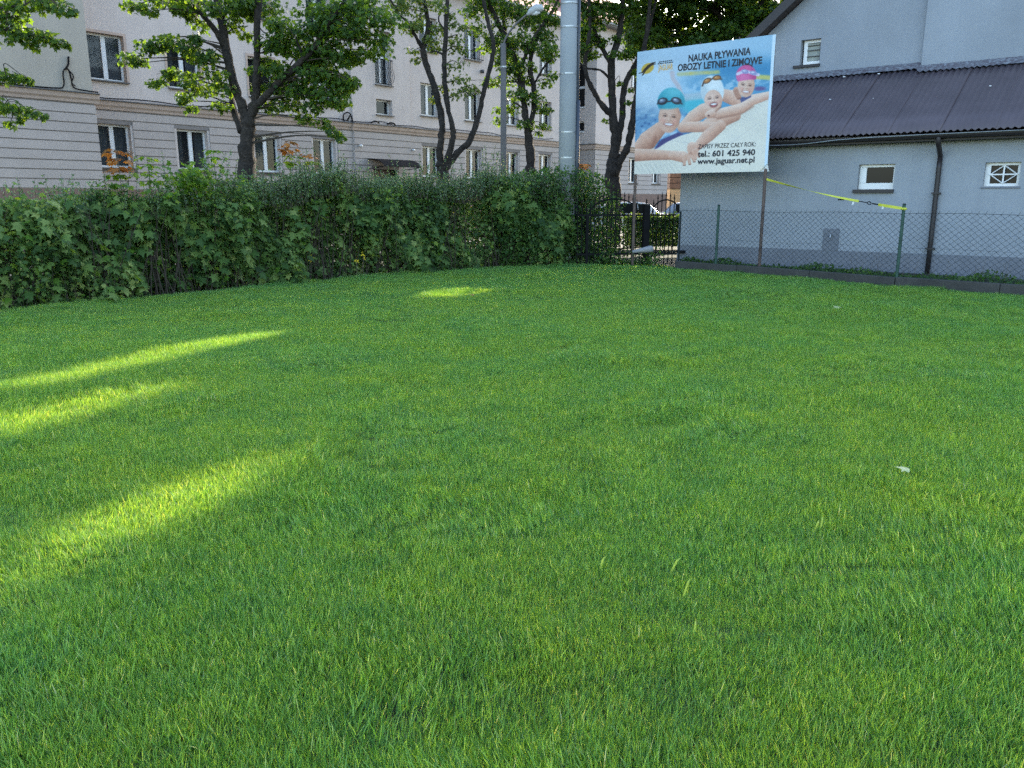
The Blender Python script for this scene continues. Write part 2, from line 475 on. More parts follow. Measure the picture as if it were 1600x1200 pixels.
# grooved ground-floor cladding: every course piece is its own part
def courses(xa, xb, y, ops, z0=1.95, z1=4.60, n=9, mat=MT['band']):
    h = (z1 - z0) / n
    for k in range(n):
        c, d = z0 + k * h, z0 + (k + 1) * h - .036
        segs = [(xa, xb)]
        for o in ops:
            if o[2] < d - .04 and o[3] > c + .04:
                new = []
                for s in segs:
                    if o[1] <= s[0] or o[0] >= s[1]: new.append(s)
                    else:
                        if o[0] - .09 > s[0]: new.append((s[0], o[0] - .09))
                        if o[1] + .09 < s[1]: new.append((o[1] + .09, s[1]))
                segs = new
        for a, b in segs:
            if b - a > .05:
                MB().box(a, b, y - .03, y + .02, c, d).build('plaster_band', mat, FAC)
    return
courses(-1.04, 10.99, 0, [o for o in ops0 if o[0] < 11])
courses(11.02, 14.58, -.07, stair_ops)
courses(14.62, 27.2, 0, [o for o in ops0 if o[0] > 14])
courses(-9, -1.02, BY, [], mat=MT['band'])
courses(29.92, 39.41, WY, front_ops)
for k in range(9):
    h = 2.65 / 9; c = 1.95 + k * h
    MB().box(29.91, 29.95, WY + .03, 1.9, c, c + h - .03).build('plaster_band', MT['band'], FAC)
# plinth
def backing(a, b, y, ops):
    j = MB(); wall_open(j, a, b, 1.94, 4.61, [(o[0] - .09, o[1] + .09, o[2], o[3] + .0) for o in ops], y - .006); j.build('joint_backing', MT['joint'], FAC)
backing(-1.04, 10.99, 0, [o for o in ops0 if o[0] < 11]); backing(11.02, 14.58, -.07, [stair_ops[2]]); backing(14.62, 27.15, 0, [o for o in ops0 if o[0] > 14]); backing(-8.99, -1.06, BY, []); backing(29.95, 39.40, WY, front_ops[:1] + front_ops[3:4])
def plinth(a, b, y): MB().box(a, b, y - .05, y + .02, -.05, 1.925).build('plinth', MT['plinth_brown'], FAC)
plinth(-9, -1.0, BY); plinth(-1.0, 11.0, 0); plinth(11.02, 12.05, -.07); plinth(13.65, 14.58, -.07); plinth(14.62, 27.2, 0); plinth(29.9, 39.41, WY)
# cornice: peach moulding under a dark metal flashing
def cornice(pts):
    prof = [(.0, 4.62), (-.05, 4.62), (-.07, 4.70), (-.12, 4.76), (-.14, 4.86), (-.14, 4.90), (.0, 4.90)]
    for (a, y0), (b, y1) in zip(pts, pts[1:]):
        if abs(y0 - y1) < 1e-6:
            MB().prism([(0, y0 + q, z) for q, z in prof], (a, 0, 0), (b, 0, 0)).build('cornice', MT['peach'], FAC)
            MB().prism([(0, y0 + .0, 4.902), (0, y0 - .20, 4.902), (0, y0 - .20, 4.93), (0, y0, 4.96)], (a, 0, 0), (b, 0, 0)).build('flashing', MT['flashing'], FAC)
cornice([(-9, BY), (-.9, BY)]); cornice([(-.88, 0), (10.98, 0)]); cornice([(10.92, -.07), (14.68, -.07)]); cornice([(14.7, 0), (27.25, 0)]); cornice([(29.8, WY), (39.45, WY)])
MB().box(29.80, 29.94, WY, 1.9, 4.62, 4.90).build('cornice', MT['peach'], FAC)
MB().box(29.74, 29.94, WY - .2, 1.9, 4.902, 4.95).build('flashing', MT['flashing'], FAC)

def window(parent, a, b, c, d, y, kind=2, depth=.17, reveal='plaster', sill='sill', curtain=None, sillout=.10, glass='glass'):
    """mesh = white frame with mullion; sub-parts: pane, sill, reveal, curtain"""
    fy0, fy1 = y + depth, y + depth + .06
    t = .075
    mbf = MB()
    mbf.box(a, a + t, fy0, fy1, c, d); mbf.box(b - t, b, fy0, fy1, c, d)
    mbf.box(a + t, b - t, fy0, fy1, c, c + t); mbf.box(a + t, b - t, fy0, fy1, d - t, d)
    panes = []
    if kind == 2:
        mx = a + (b - a) * .5
        mbf.box(mx - .075, mx + .075, fy0 - .012, fy1, c + t, d - t)
        panes = [(a + t, mx - .075, c + t, d - t), (mx + .075, b - t, c + t, d - t)]
    elif kind == 'stair':
        mx, mz = a + (b - a) * .52, c + (d - c) * .52
        mbf.box(mx - .05, mx + .05, fy0 - .01, fy1, c + t, mz - .05); mbf.box(mx - .05, mx + .05, fy0 - .01, fy1, mz + .05, d - t)
        mbf.box(a + t, b - t, fy0 - .012, fy1, mz - .05, mz + .05)
        panes = [(a + t, mx - .05, c + t, mz - .05), (mx + .05, b - t, c + t, mz - .05), (a + t, mx - .05, mz + .05, d - t), (mx + .05, b - t, mz + .05, d - t)]
    else:
        panes = [(a + t, b - t, c + t, d - t)]
    w = mbf.build('window', MT['pvc'], parent)
    for q in panes:
        MB().quad((q[0], fy0 + .03, q[2]), (q[1], fy0 + .03, q[2]), (q[1], fy0 + .03, q[3]), (q[0], fy0 + .03, q[3])).build('pane', MT[glass], w)
    MB().box(a - .05, b + .05, y - sillout, fy0 - .002, c - .05, c - .004).build('sill', MT[sill], w)
    mbr = MB()
    e = .09 if reveal == 'peach' else 0
    for (x0, x1) in ((a, a - e), (b, b + e)):
        mbr.quad((x0, y - .012 * (e > 0), c), (x0, fy1, c), (x0, fy1, d), (x0, y - .012 * (e > 0), d))
    mbr.quad((a, y, d), (b, y, d), (b, fy1, d), (a, fy1, d))
    if e:
        mbr.box(a - e, a, y - .014, y + .005, c, d + e); mbr.box(b, b + e, y - .014, y + .005, c, d + e); mbr.box(a, b, y - .014, y + .005, d, d + e)
    mbr.build('reveal', MT[reveal], w)
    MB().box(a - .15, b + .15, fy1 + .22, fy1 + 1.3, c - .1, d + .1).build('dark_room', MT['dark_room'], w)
    if curtain:
        n = 26
        spans = {'lace': [(a, b)], 'half': [(a, a + .45 * (b - a))], 'sides': [(a, a + .3 * (b - a)), (b - .3 * (b - a), b)], 'drape': [(a + .45 * (b - a), b)]}[curtain]
        for s0, s1 in spans:
            xs = np.linspace(s0, s1, n); ys = fy1 + .10 + .025 * np.sin(np.arange(n) * 1.7) + .01 * R.normal(size=n)
            vs = [(x, yy, c) for x, yy in zip(xs, ys)] + [(x, yy, d) for x, yy in zip(xs, ys)]
            MB().add(vs, [(k, k + 1, n + k + 1, n + k) for k in range(n - 1)]).build('curtain', MT['drape' if curtain == 'drape' else 'lace'], w, smooth=True)
    return w

cur0 = ['lace', 'sides', 'half', 'drape', 'sides', 'drape', 'half', 'lace']
for (a, b, c, d), cu in zip(ops0, cur0): window(FAC, a, b, c, d, 0, 2, .2, 'plaster', curtain=cu)
cur1 = ['lace', 'sides', None, 'half', 'lace', 'half', 'drape', 'sides']
for (a, b, c, d), cu in zip(ops1, cur1): window(FAC, a, b, c, d, 0, 2, .2, 'peach' if a < 8 else 'plaster', curtain=cu)
for (a, b, c, d), cu in zip(ops2, cur0): window(FAC, a, b, c, d, 0, 2, .2, 'peach' if a < 8 else 'plaster', curtain=cu)
window(FAC, *stair_ops[0], -.07, 'stair', .25, curtain='drape')
window(FAC, *stair_ops[1], -.07, 1, .25)
for o in front_ops: window(FAC, *o, WY, 2, .2, curtain='sides')
for a, b, c, d in side_ops:              # two small stair windows on the side of the wing
    f = MB()
    zs = [c, d] if d - c < 1 else [c, c + 1.2, d]
    x = 29.94 + .15
    for z0, z1 in zip(zs, zs[1:]):
        f.box(x, x + .06, a, a + .06, z0, z1); f.box(x, x + .06, b - .06, b, z0, z1); f.box(x, x + .06, a + .06, b - .06, z0, z0 + .07); f.box(x, x + .06, a + .06, b - .06, z1 - .07, z1)
    w = f.build('window', MT['pvc'], FAC)
    for z0, z1 in zip(zs, zs[1:]):
        MB().quad((x + .03, b - .06, z0 + .07), (x + .03, a + .06, z0 + .07), (x + .03, a + .06, z1 - .07), (x + .03, b - .06, z1 - .07)).build('pane', MT['glass_solid'], w)
    MB().box(29.88, x, a, b, c - .05, c - .003).build('sill', MT['pvc'], w)
    r = MB()
    for q in (a, b): r.quad((29.94, q, c), (30.3, q, c), (30.3, q, d), (29.94, q, d))
    r.quad((29.94, a, d), (29.94, b, d), (30.3, b, d), (30.3, a, d)); r.build('reveal', MT['plaster'], w)

# bellied railing on the stair window
rail = MB()
rx = np.linspace(12.50, 13.36, 9)
for x in rx:
    rail.tube(smooth_line([(x, -.12, 6.76), (x, -.30, 6.95), (x, -.33, 7.15), (x, -.20, 7.5), (x, -.22, 7.8)], 3), .011, 5)
rail.tube([(12.46, -.12, 6.76), (13.40, -.12, 6.76)], .015, 5); rail.tube([(12.46, -.06, 7.8), (12.46, -.22, 7.8), (13.40, -.22, 7.8), (13.40, -.06, 7.8)], .018, 5)
rail.build('window_railing', MT['black_iron'], FAC)
rail = MB()
for x in np.linspace(18.55, 19.85, 9):
    rail.tube([(x, -.18, 8.62), (x, -.18, 8.98)], .01, 5)
rail.tube([(18.5, 0, 8.98), (18.5, -.18, 8.98), (19.9, -.18, 8.98), (19.9, 0, 8.98)], .014, 5); rail.tube([(18.5, 0, 8.62), (18.5, -.18, 8.62), (19.9, -.18, 8.62), (19.9, 0, 8.62)], .014, 5)
rail.build('window_railing', MT['black_iron'], FAC)
# entrance: door and curved canopy
dr = MB().box(12.12, 13.58, .20, .26, .2, 2.93).build('door', MT['door'], FAC)
MB().box(12.30, 12.80, .185, .2, 1.2, 2.6).build('door_pane', MT['glass_solid'], dr); MB().box(12.92, 13.4, .185, .2, 1.2, 2.6).build('door_pane', MT['glass_solid'], dr)
n = 10; cv = []
for k in range(n + 1):
    t = k / n; cv.append((-.07 - 1.1 * sin(t * pi / 2), 3.42 - .36 * (1 - cos(t * pi / 2))))
cm = MB()
prof = [(0, y, z) for y, z in cv] + [(0, y, z - .025) for y, z in cv[::-1]]
cm.prism(prof, (11.75, 0, 0), (14.15, 0, 0))
cm.build('canopy', MT['canopy'], FAC)
for x in (11.8, 14.1):
    MB().tube([(x, -.08, 2.95), (x, -1.05, 3.04)], .02, 6).build('canopy_bracket', MT['black_iron'], FAC)
# cables lying along the cornice, loop, coil, wall lamps, camera
def cable(pts, r=.018): MB().tube(smooth_line(pts, 5), r, 6).build('cable', MT['black_iron'], FAC, smooth=True)
cable([(-9, BY - .10, 5.0), (-4, BY - .10, 4.97), (-2.3, BY - .10, 4.98), (-1.96, BY - .05, 5.08), (-1.93, BY - .04, 5.45), (-1.85, BY - .04, 5.60), (-1.74, BY - .04, 5.56), (-1.70, BY - .05, 5.30), (-1.66, BY - .08, 5.05), (-1.3, BY - .12, 4.99), (-.95, BY - .16, 4.97)], .022)
cable([(-1.85, BY - .05, 5.58), (-1.74, BY - .05, 5.75), (-1.70, BY - .03, 5.98)], .03)
cable([(-1.74, BY - .06, 5.56), (-1.63, BY - .06, 5.4), (-1.70, BY - .06, 5.2), (-1.6, BY - .06, 5.1)], .018)
xs = np.arange(-.8, 10.6, .9); cable([(x, -.10, 5.0 + .05 * R.uniform(-.4, 1)) for x in xs] + [(10.7, -.12, 4.99)])
xs = np.arange(11.0, 27, .8); cable([(10.75, -.15, 4.98)] + [(x, -.17 + (.06 if x > 15 else 0), 5.0 + .09 * R.uniform(-.3, 1)) for x in xs])
ring = [(10.68 + .26 * cos(a), -.10 + .02 * sin(3 * a), 5.08 + .26 * sin(a)) for a in np.linspace(0, 4 * pi, 40)]
MB().tube(ring, .028, 6).build('cable_coil', MT['black_iron'], FAC, smooth=True)
MB().tube([(10.6, -.14, 4.98), (10.78, -.14, 5.2)], .04, 6).build('cable_bundle', MT['black_iron'], FAC)
for x in (11.95, 12.95): MB().tube(smooth_line([(x, -.2, 4.98), (x + .2, -.2, 5.06), (x + .4, -.2, 5.05), (x + .5, -.2, 4.99)], 3), .035, 6).build('cable_bundle', MT['black_iron'], FAC)
for s, y, z in ((14.67, -.13, 3.92), (11.3, -.2, 3.95)):
    MB().tube([(s, y + .12, z), (s, y, z), (s, y - .06, z - .02)], [.05, .06, .06], 8).build('security_camera', MT['pvc'], FAC, smooth=True)
for s, z in ((19.9, 8.1), (21.3, 7.95), (24.0, 5.55)):
    MB().tube([(s, 0, z), (s, -.12, z), (s, -.14, z - .1)], [.09, .10, .05], 8).build('wall_vent', MT['flashing'], FAC, smooth=True)
# eaves and roofs
def roof(a, b, y0, ze, run=5.2, rise=3.6):
    g = MB(); g.box(a - .3, b + .3, y0 - .55, y0 + .1, ze, ze + .12); g.box(a - .3, b + .3, y0 - .65, y0 - .55, ze + .06, ze + .2); g.build('eave', MT['concrete'], FAC)
    MB().prism([(0, y0 - .62, ze + .13), (0, y0 + run, ze + rise), (0, y0 + 2 * run, ze + .13)], (a - .3, 0, 0), (b + .3, 0, 0)).build('roof', MT['roof_tile'], FAC)
roof(-9, 29.5, 0, 11.5); roof(29.94, 39.41, WY, 11.8, 5.5, 3.9)
for x in (3.0, 20.6, 25.0):
    MB().box(x, x + .8, 3.0, 3.7, 12.5, 16.2).build('chimney', MT['plinth_brown'], FAC)

# shop building closing the view at the far end
SH = empty('shop_building', tuple(np.array([-14.0426, 29.5, 0]) + np.append(UU * 44 + INN * -.9, 0)), radians(0))
tag(SH, 'small building with brown boarded fascia above a beige wall at the end of the street', 'building')
MB().box(-2.2, 5, 0, 6, -.05, 2.35).build('wall', MT['beige_wall'], SH)
for k in range(5): MB().box(-2.25, 5.05, -.08, 5.9, 2.37 + k * .42, 2.37 + k * .42 + .385).build('fascia_board', MT['brown_board'], SH)
MB().box(-2.4, 5.2, -.3, 6.1, 4.5, 4.65).build('roof', MT['dark_trim'], SH)

# ------------------------------------------------------------------ grey building with lean-to
GB = empty('grey_building', (4.11, 20.386, 0), radians(-38.6))
tag(GB, 'grey rendered building with dark corrugated lean-to roof and gable on the right side', 'building')
LWIN = [(4.14, 4.86, 1.80, 2.31, 'plain'), (6.50, 7.10, 1.84, 2.29, 'cross')]
mb = MB(); wall_open(mb, 0, 16, .50, 2.88, [w[:4] for w in LWIN])
mb.quad((0, 2.5, -.05), (0, 0, -.05), (0, 0, 2.88), (0, 2.5, 4.35))
mb.build('lower_wall', MT['grey_render'], GB)
MB().box(-.012, 16, -.012, .02, -.06, .5).build('plinth', MT['grey_plinth'], GB)
MB().box(3.52, 3.86, -.018, .02, .5, .97).build('tap_panel', MT['grey_plinth'], GB)
MB().tube([(3.70, -.01, .82), (3.70, -.09, .84), (3.70, -.11, .78)], [.018, .02, .014], 7).build('tap', MT['steel'], GB)
for a, b, c, d, k in LWIN:
    if k == 'plain':
        w = MB()
        w.box(a, b, .10, .17, c, c + .13); w.box(a, b, .10, .17, d - .06, d); w.box(a, a + .14, .10, .17, c + .13, d - .06); w.box(b - .045, b, .10, .17, c + .13, d - .06)
        w = w.build('window', MT['pvc'], GB, bevel=.006)
        MB().quad((a + .14, .14, c + .13), (b - .045, .14, c + .13), (b - .045, .14, d - .06), (a + .14, .14, d - .06)).build('pane', MT['glass_solid'], w)
        MB().box(a - .07, b + .02, -.06, .10, c - .075, c - .003).build('sill', MT['dark_trim'], w)
    else:
        w = MB(); t = .055
        w.box(a, b, .10, .17, c, c + t); w.box(a, b, .10, .17, d - t, d); w.box(a, a + .09, .10, .17, c + t, d - t); w.box(b - t, b, .10, .17, c + t, d - t)
        w = w.build('window', MT['pvc'], GB)
        MB().quad((a, .16, c), (b, .16, c), (b, .16, d), (a, .16, d)).build('pane', MT['glass_solid'], w)
        g = MB(); ax, bx = a + .09, b - t; mx, mz = (ax + bx) / 2, (c + d) / 2
        g.box(mx - .014, mx + .014, .085, .10, c + t, d - t); g.box(ax - .02, bx + .02, .08, .095, mz - .012, mz + .012)
        for q in ((ax, mz, mx, d - t), (mx, d - t, bx, mz), (bx, mz, mx, c + t), (mx, c + t, ax, mz)):
            g.tube([(q[0], .09, q[1]), (q[2], .09, q[3])], .011, 5)
        g.build('window_bars', MT['pvc'], w)
        MB().box(a - .03, b + .03, -.02, .10, c - .04, c - .003).build('sill', MT['grey_plinth'], w)
    r = MB()
    for x in (a, b): r.quad((x, 0, c), (x, .17, c), (x, .17, d), (x, 0, d))
    r.quad((a, 0, d), (b, 0, d), (b, .17, d), (a, .17, d)); r.build('reveal', MT['grey_render'], w)
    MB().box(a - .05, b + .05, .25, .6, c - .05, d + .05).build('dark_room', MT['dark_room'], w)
# upper gable wall set back 2.5 m
UY = 2.5
UX0, UX1, RIDGE = .95, 11.0, 6.0
slope = .80
zr = lambda x: 5.55 + (x - .85) * slope if x < RIDGE else 5.55 + (2 * RIDGE - x - .85) * slope
uo = (1.79, 2.27, 4.80, 5.38)
mb = MB()
xs = [UX0, uo[0], uo[1], 4.60]
for a, b in zip(xs, xs[1:]):
    if (a, b) == (uo[0], uo[1]):
        mb.quad((a, UY, 3.9), (b, UY, 3.9), (b, UY, uo[2]), (a, UY, uo[2])); mb.quad((a, UY, uo[3]), (b, UY, uo[3]), (b, UY, zr(b)), (a, UY, zr(a)))
    else: mb.quad((a, UY, 3.9), (b, UY, 3.9), (b, UY, zr(b)), (a, UY, zr(a)))
mb.add([(4.6, UY, 3.9), (UX1, UY, 3.9), (UX1, UY, zr(UX1)), (RIDGE, UY, zr(RIDGE)), (4.6, UY, zr(4.6))], [(0, 1, 2, 3, 4)])
mb.quad((UX0, 13, 0), (UX0, UY, 0), (UX0, UY, zr(UX0)), (UX0, 13, zr(UX0)))
mb.quad((UX1, UY, 0), (UX1, 13, 0), (UX1, 13, zr(UX0)), (UX1, UY, zr(UX0)))
mb.add([(UX1, 13, 0), (UX0, 13, 0), (UX0, 13, zr(UX0)), (RIDGE, 13, zr(RIDGE)), (UX1, 13, zr(UX0))], [(0, 1, 2, 3, 4)])
mb.build('gable_wall', MT['grey_render'], GB)
MB().box(4.60, 10.9, UY - .14, UY - .004, 4.05, 9.4).build('thick_wall', MT['grey_render'], GB)
w = MB(); a, b, c, d = uo
w.box(a + .04, b, UY + .12, UY + .18, c, c + .09); w.box(a + .04, b, UY + .12, UY + .18, d - .07, d); w.box(a + .04, a + .13, UY + .12, UY + .18, c + .09, d - .07); w.box(b - .02, b, UY + .12, UY + .18, c + .09, d - .07)
w = w.build('window', MT['pvc'], GB)
MB().quad((a + .1, UY + .16, c + .05), (b, UY + .16, c + .05), (b, UY + .16, d - .05), (a + .1, UY + .16, d - .05)).build('pane', MT['glass_solid'], w)
MB().quad((a + .12, UY + .15, c + .1), (b - .02, UY + .15, c + .1), (b - .02, UY + .15, d - .08), (a + .12, UY + .15, d - .08)).build('blind', surf('blind', (.33, .35, .31), .8, .2, 3), w)
g = MB()
for z in (c + .2, c + .34, c + .45): g.box(a + .12, b - .02, UY + .118, UY + .128, z - .008, z + .008)
g.box(b - .05, b - .035, UY + .118, UY + .128, c + .09, d - .07)
g.build('window_bars', MT['dark_trim'], w)
MB().box(a - .14, b + .02, UY - .07, UY + .12, c - .06, c - .003).build('sill', MT['dark_trim'], w)
r = MB()
for x in (a, b): r.quad((x, UY, c), (x, UY + .18, c), (x, UY + .18, d), (x, UY, d))
r.quad((a, UY, d), (b, UY, d), (b, UY + .18, d), (a, UY + .18, d)); r.build('reveal', MT['grey_render'], w)
# gable roof, bargeboard and soffit boards
ov = .38
for sgn in (0, 1):
    m_ = (lambda x: x) if sgn == 0 else (lambda x: 2 * RIDGE - x)
    x0, x1 = UX0 - .55, RIDGE
    P = [(m_(x0), 0, zr(x0) + .06), (m_(x1), 0, zr(x1) + .06), (m_(x1), 0, zr(x1) + .20), (m_(x0), 0, zr(x0) + .20)]
    MB().prism(P, (0, UY - ov, 0), (0, 13.3, 0)).build('roof', MT['lean_roof'], GB)
    P = [(m_(x0 - .02), 0, zr(x0) - .04), (m_(x1), 0, zr(x1) - .02), (m_(x1), 0, zr(x1) + .22), (m_(x0 - .02), 0, zr(x0) + .22)]
    MB().prism(P, (0, UY - ov - .03, 0), (0, UY - ov - .003, 0)).build('bargeboard', MT['dark_trim'], GB)
for k in range(18):
    xa = UX0 - .5 + k * .20; xb = xa + .19
    MB().prism([(xa, 0, zr(xa) + .02), (xb, 0, zr(xb) + .02), (xb, 0, zr(xb) + .055), (xa, 0, zr(xa) + .055)], (0, UY - ov, 0), (0, UY - .004, 0)).build('soffit_board', MT['soffit'], GB)
# lean-to: corrugated sheets
ye, ze, yt, zt = -.30, 2.90, UY - .01, 4.55
sw = .96
for k in range(-0, 16):
    xa, xb = -.12 + k * sw, -.12 + (k + 1) * sw + .05
    nx = 33; ny = 5
    xs = np.linspace(xa, xb, nx)
    wv = .020 * np.cos((xs - xa) / .12 * 2 * pi) + .004 * (k % 2) + (xs - xa) * .006
    Vv = []
    for j in range(ny):
        t = j / (ny - 1); sag = -.012 * sin(pi * t) + R.normal() * .002
        for x, q in zip(xs, wv): Vv.append((x, ye + (yt - ye) * t, ze + (zt - ze) * t + q + sag))
    i = np.arange(ny - 1)[:, None] * nx + np.arange(nx - 1)[None]
    o = npmesh('roof_sheet', Vv, np.stack([i, i + 1, i + 1 + nx, i + nx], -1).reshape(-1, 4), MT['lean_roof'], GB, smooth=True)
    sm = o.modifiers.new('thickness', 'SOLIDIFY'); sm.thickness = .006
# pale ragged flashing where roof meets wall
m, nt, p = mat_new('patchy_flashing')
tc = nt.nodes.new('ShaderNodeTexCoord'); n1 = noise(nt, 14, 5, .7, tc.outputs['Object'])
r_ = ramp(nt, n1.outputs[0], [(.42, (.07, .055, .065)), (.52, (.11, .11, .12)), (.68, (.22, .23, .25))])
nt.links.new(r_.outputs[0], p.inputs['Base Color']); p.inputs['Roughness'].default_value = .8
xs = np.linspace(.96, 15, 240); Vv = []
for j, (y, z) in enumerate(((UY - .004, zt + .05), (UY - .10, zt - .02), (UY - .24, zt - .115))):
    for x in xs: Vv.append((x, y - (.15 if x > 4.6 else 0) - .03 * j * R.uniform(0, 1), z - (.09 if x > 4.6 else 0) + .018 * sin(x / .12 * 2 * pi) * (j > 0) + .012))
i = np.arange(2)[:, None] * 240 + np.arange(239)[None]
npmesh('roof_flashing', Vv, np.stack([i, i + 1, i + 241, i + 240], -1).reshape(-1, 4), m, GB, smooth=True)
chips = MB()
for k in range(9):
    x = R.choice([2.9, 3.1, 3.3, 3.9, 6.2, 6.9, 4.0, 7.1]) + R.normal() * .12; t = R.choice([.93, .9, .88, .95, .5, .75, .86]) + R.normal() * .02
    y = ye + (yt - ye) * t; z = ze + (zt - ze) * t + .03; q = R.uniform(.006, .02)
    chips.box(x - q, x + q * 1.4, y - q, y + q, z - .004, z + q)
o = chips.build('plaster_chip', MT['white_tag'], GB); o['kind'] = 'stuff'
# gutter and downpipe
n = 8; pr = [(0, ye - .08 + .07 * cos(a), 2.83 + .07 * sin(a)) for a in np.linspace(pi, 2 * pi, n)]
pr2 = pr + [(0, ye - .08 + .062 * cos(a), 2.832 + .062 * sin(a)) for a in np.linspace(2 * pi, pi, n)]
MB().prism(pr2, (-.15, 0, 0), (15.2, 0, 0)).build('gutter', MT['dark_trim'], GB, smooth=False)
MB().box(-.1, 15.2, ye + .02, -.002, 2.72, 2.84).build('eave_soffit', MT['dark_trim'], GB)
dp = MB().tube(smooth_line([(5.70, ye - .08, 2.80), (5.70, ye - .06, 2.66), (5.70, -.09, 2.45), (5.70, -.07, 2.2), (5.70, -.07, .1)], 3), .048, 12).build('downpipe', MT['dark_trim'], GB, smooth=True)
for z in (.6, 1.7): MB().box(5.62, 5.78, -.13, -.002, z, z + .03).build('pipe_clip', MT['dark_trim'], dp)
MB().tube(smooth_line([(.3, ye - .17, 2.80), (2.8, ye - .17, 2.74), (4.4, ye - .17, 2.82), (9, ye - .17, 2.84)], 4), .008, 5).build('cable', MT['steel'], GB)
MB().box(.02, .22, -.10, -.014, .30, .37).build('wall_bracket', MT['black_iron'], GB)

# ------------------------------------------------------------------ kerb and chain-link fence
def prism_line(name, pts, w, z0, z1, mat, parent=None, kind=None):
    L = offset_line(pts, -w / 2); Rr = offset_line(pts, w / 2)
    for i in range(len(pts) - 1):
        q = [L[i], L[i + 1], Rr[i + 1], Rr[i]]
        MB().prism([(p[0], p[1], 0) for p in q], (0, 0, z0), (0, 0, z1 if not callable(z1) else z1(i))).build(name, mat, parent, bevel=.012)
KB = empty('kerb', (3.95, 19.62, 0)); tag(KB, 'low dark concrete kerb under the chain-link fence at the lawn edge', 'kerb')
kp = [(p[0] - 3.95, p[1] - 19.62) for p in KERB]
# individual cast lengths
for (a, b) in zip(kp, kp[1:]):
    a, b = np.array(a), np.array(b); L = np.linalg.norm(b - a); n = max(1, round(L / 1.8)); t = (b - a) / L; nn = np.array([-t[1], t[0]])
    for k in range(n):
        p0, p1 = a + t * (L * k / n + .004), a + t * (L * (k + 1) / n - .004)
        h = .17 + R.normal() * .006; off = R.normal() * .006
        q = [p0 - nn * (.07 + off), p1 - nn * (.07 + off), p1 + nn * .07, p0 + nn * .07]
        MB().prism([(p[0], p[1], 0) for p in q], (0, 0, -.06), (0, 0, h)).build('kerb_stone', MT['concrete_dark'], KB, bevel=.012)

CF = empty('chain_link_fence', (3.95, 19.62, 0)); tag(CF, 'green chain-link fence on posts in front of the grey building', 'fence')
FZ0, FZ1 = .16, 1.34
def fence_post(x, y, z, mat, r=.03):
    MB().tube([(x, y, -.05), (x, y, z)], r, 10).build('post', mat, CF, smooth=False)
    MB().tube([(x, y, z), (x, y, z + .02)], [r + .004, r * .8], 10).build('post_cap', MT['green_dark'], CF)
fence_post(4.65 - 3.95, 18.70 - 19.62, 1.46, MT['green_post'])
fence_post(7.22 - 3.95, 15.32 - 19.62, 1.50, MT['green_post'])
fence_post(9.7 - 3.95, 12.85 - 19.62, 1.48, MT['green_post'])
fence_post(12.2 - 3.95, 10.37 - 19.62, 1.48, MT['green_post'])
fence_post(3.98 - 3.95, 19.60 - 19.62, 1.30, MT['green_dark'], .022)
wm = MB(); tw = MB()
cell_w, cell_h = .125, .105
for (a, b) in zip(kp[:3], kp[1:3] + [kp[3]]):
    a, b = np.array(a), np.array(b); L = np.linalg.norm(b - a); t = (b - a) / L
    H = FZ1 - FZ0; run = H * cell_w / cell_h
    P = lambda s, z, o=0: (a[0] + t[0] * s - t[1] * o, a[1] + t[1] * s + t[0] * o, z + .012 * sin(s * 1.9))
    s = -run
    while s < L:
        for sg, o in ((1, .0025), (-1, -.0025)):
            s0, s1 = (s, s + run); z0, z1 = (FZ0, FZ1) if sg > 0 else (FZ1, FZ0)
            c0, c1 = max(s0, 0), min(s1, L)
            if c1 - c0 > .02:
                f = lambda q: z0 + (z1 - z0) * (q - s0) / (s1 - s0)
                nseg = max(1, int((c1 - c0) / .35))
                pts = [P(c0 + (c1 - c0) * k / nseg, f(c0 + (c1 - c0) * k / nseg), o) for k in range(nseg + 1)]
                wm.tube(pts, .003, 3, cap=False)
        s += cell_w
    for k in range(int(L / cell_w)):
        q = k * cell_w + R.normal() * .008; tw.tube([P(q, FZ1), P(q + .008, FZ1 + .028), P(q + .02 + R.normal() * .01, FZ1 + .05)], .0026, 3)
    tw.tube([P(q, FZ1) for q in np.linspace(0, L, 14)], .0035, 4); tw.tube([P(q, FZ0 + .55) for q in np.linspace(0, L, 14)], .002, 3)
o = wm.build('wire_mesh', MT['green_dark'], CF); o['kind'] = 'stuff'
tw.build('top_wire', MT['green_dark'], CF)

# ------------------------------------------------------------------ wrought iron fence
IR0, IR1 = np.array([4.02, 20.33]), np.array([1.55, 19.92])
ID = IR1 - IR0; IL = np.linalg.norm(ID); ID /= IL
IF = empty('iron_fence', (IR0[0], IR0[1], 0), math.atan2(ID[1], ID[0])); tag(IF, 'black wrought iron fence with spear tips and arched tops beside the grey building', 'fence')
ipx = lambda px: (IR0[0] - px / 1303 * 0 - (px - 800) / 1303 * 20.15) / (-ID[0])     # distance along the fence of a photo column
def arch(s):
    z = 1.24
    for c, hw, h in ((ipx(1043), .36, .34), (ipx(960), .62, .36)):
        t = (s - c) / hw
        if abs(t) < 1: z = max(z, 1.24 + h * sqrt(max(0, 1 - t * t)) if h else z)
    return z
PIL = ipx(1011.5)
spear = [(-.011, 0), (-.011, .02), (-.024, .035), (-.012, .05), (0, .14), (.012, .05), (.024, .035), (.011, .02), (.011, 0)]
for s in np.arange(.06, IL, .105):
    if abs(s - PIL) < .1: continue
    z = arch(s) + .07
    b = MB().box(s - .009, s + .009, -.009, .009, .03, z)
    o = b.build('bar', MT['black_iron'], IF)
    MB().prism([(s + q[0], 0, z + q[1]) for q in spear], (0, -.007, 0), (0, .007, 0)).build('spear_tip', MT['black_iron'], o)
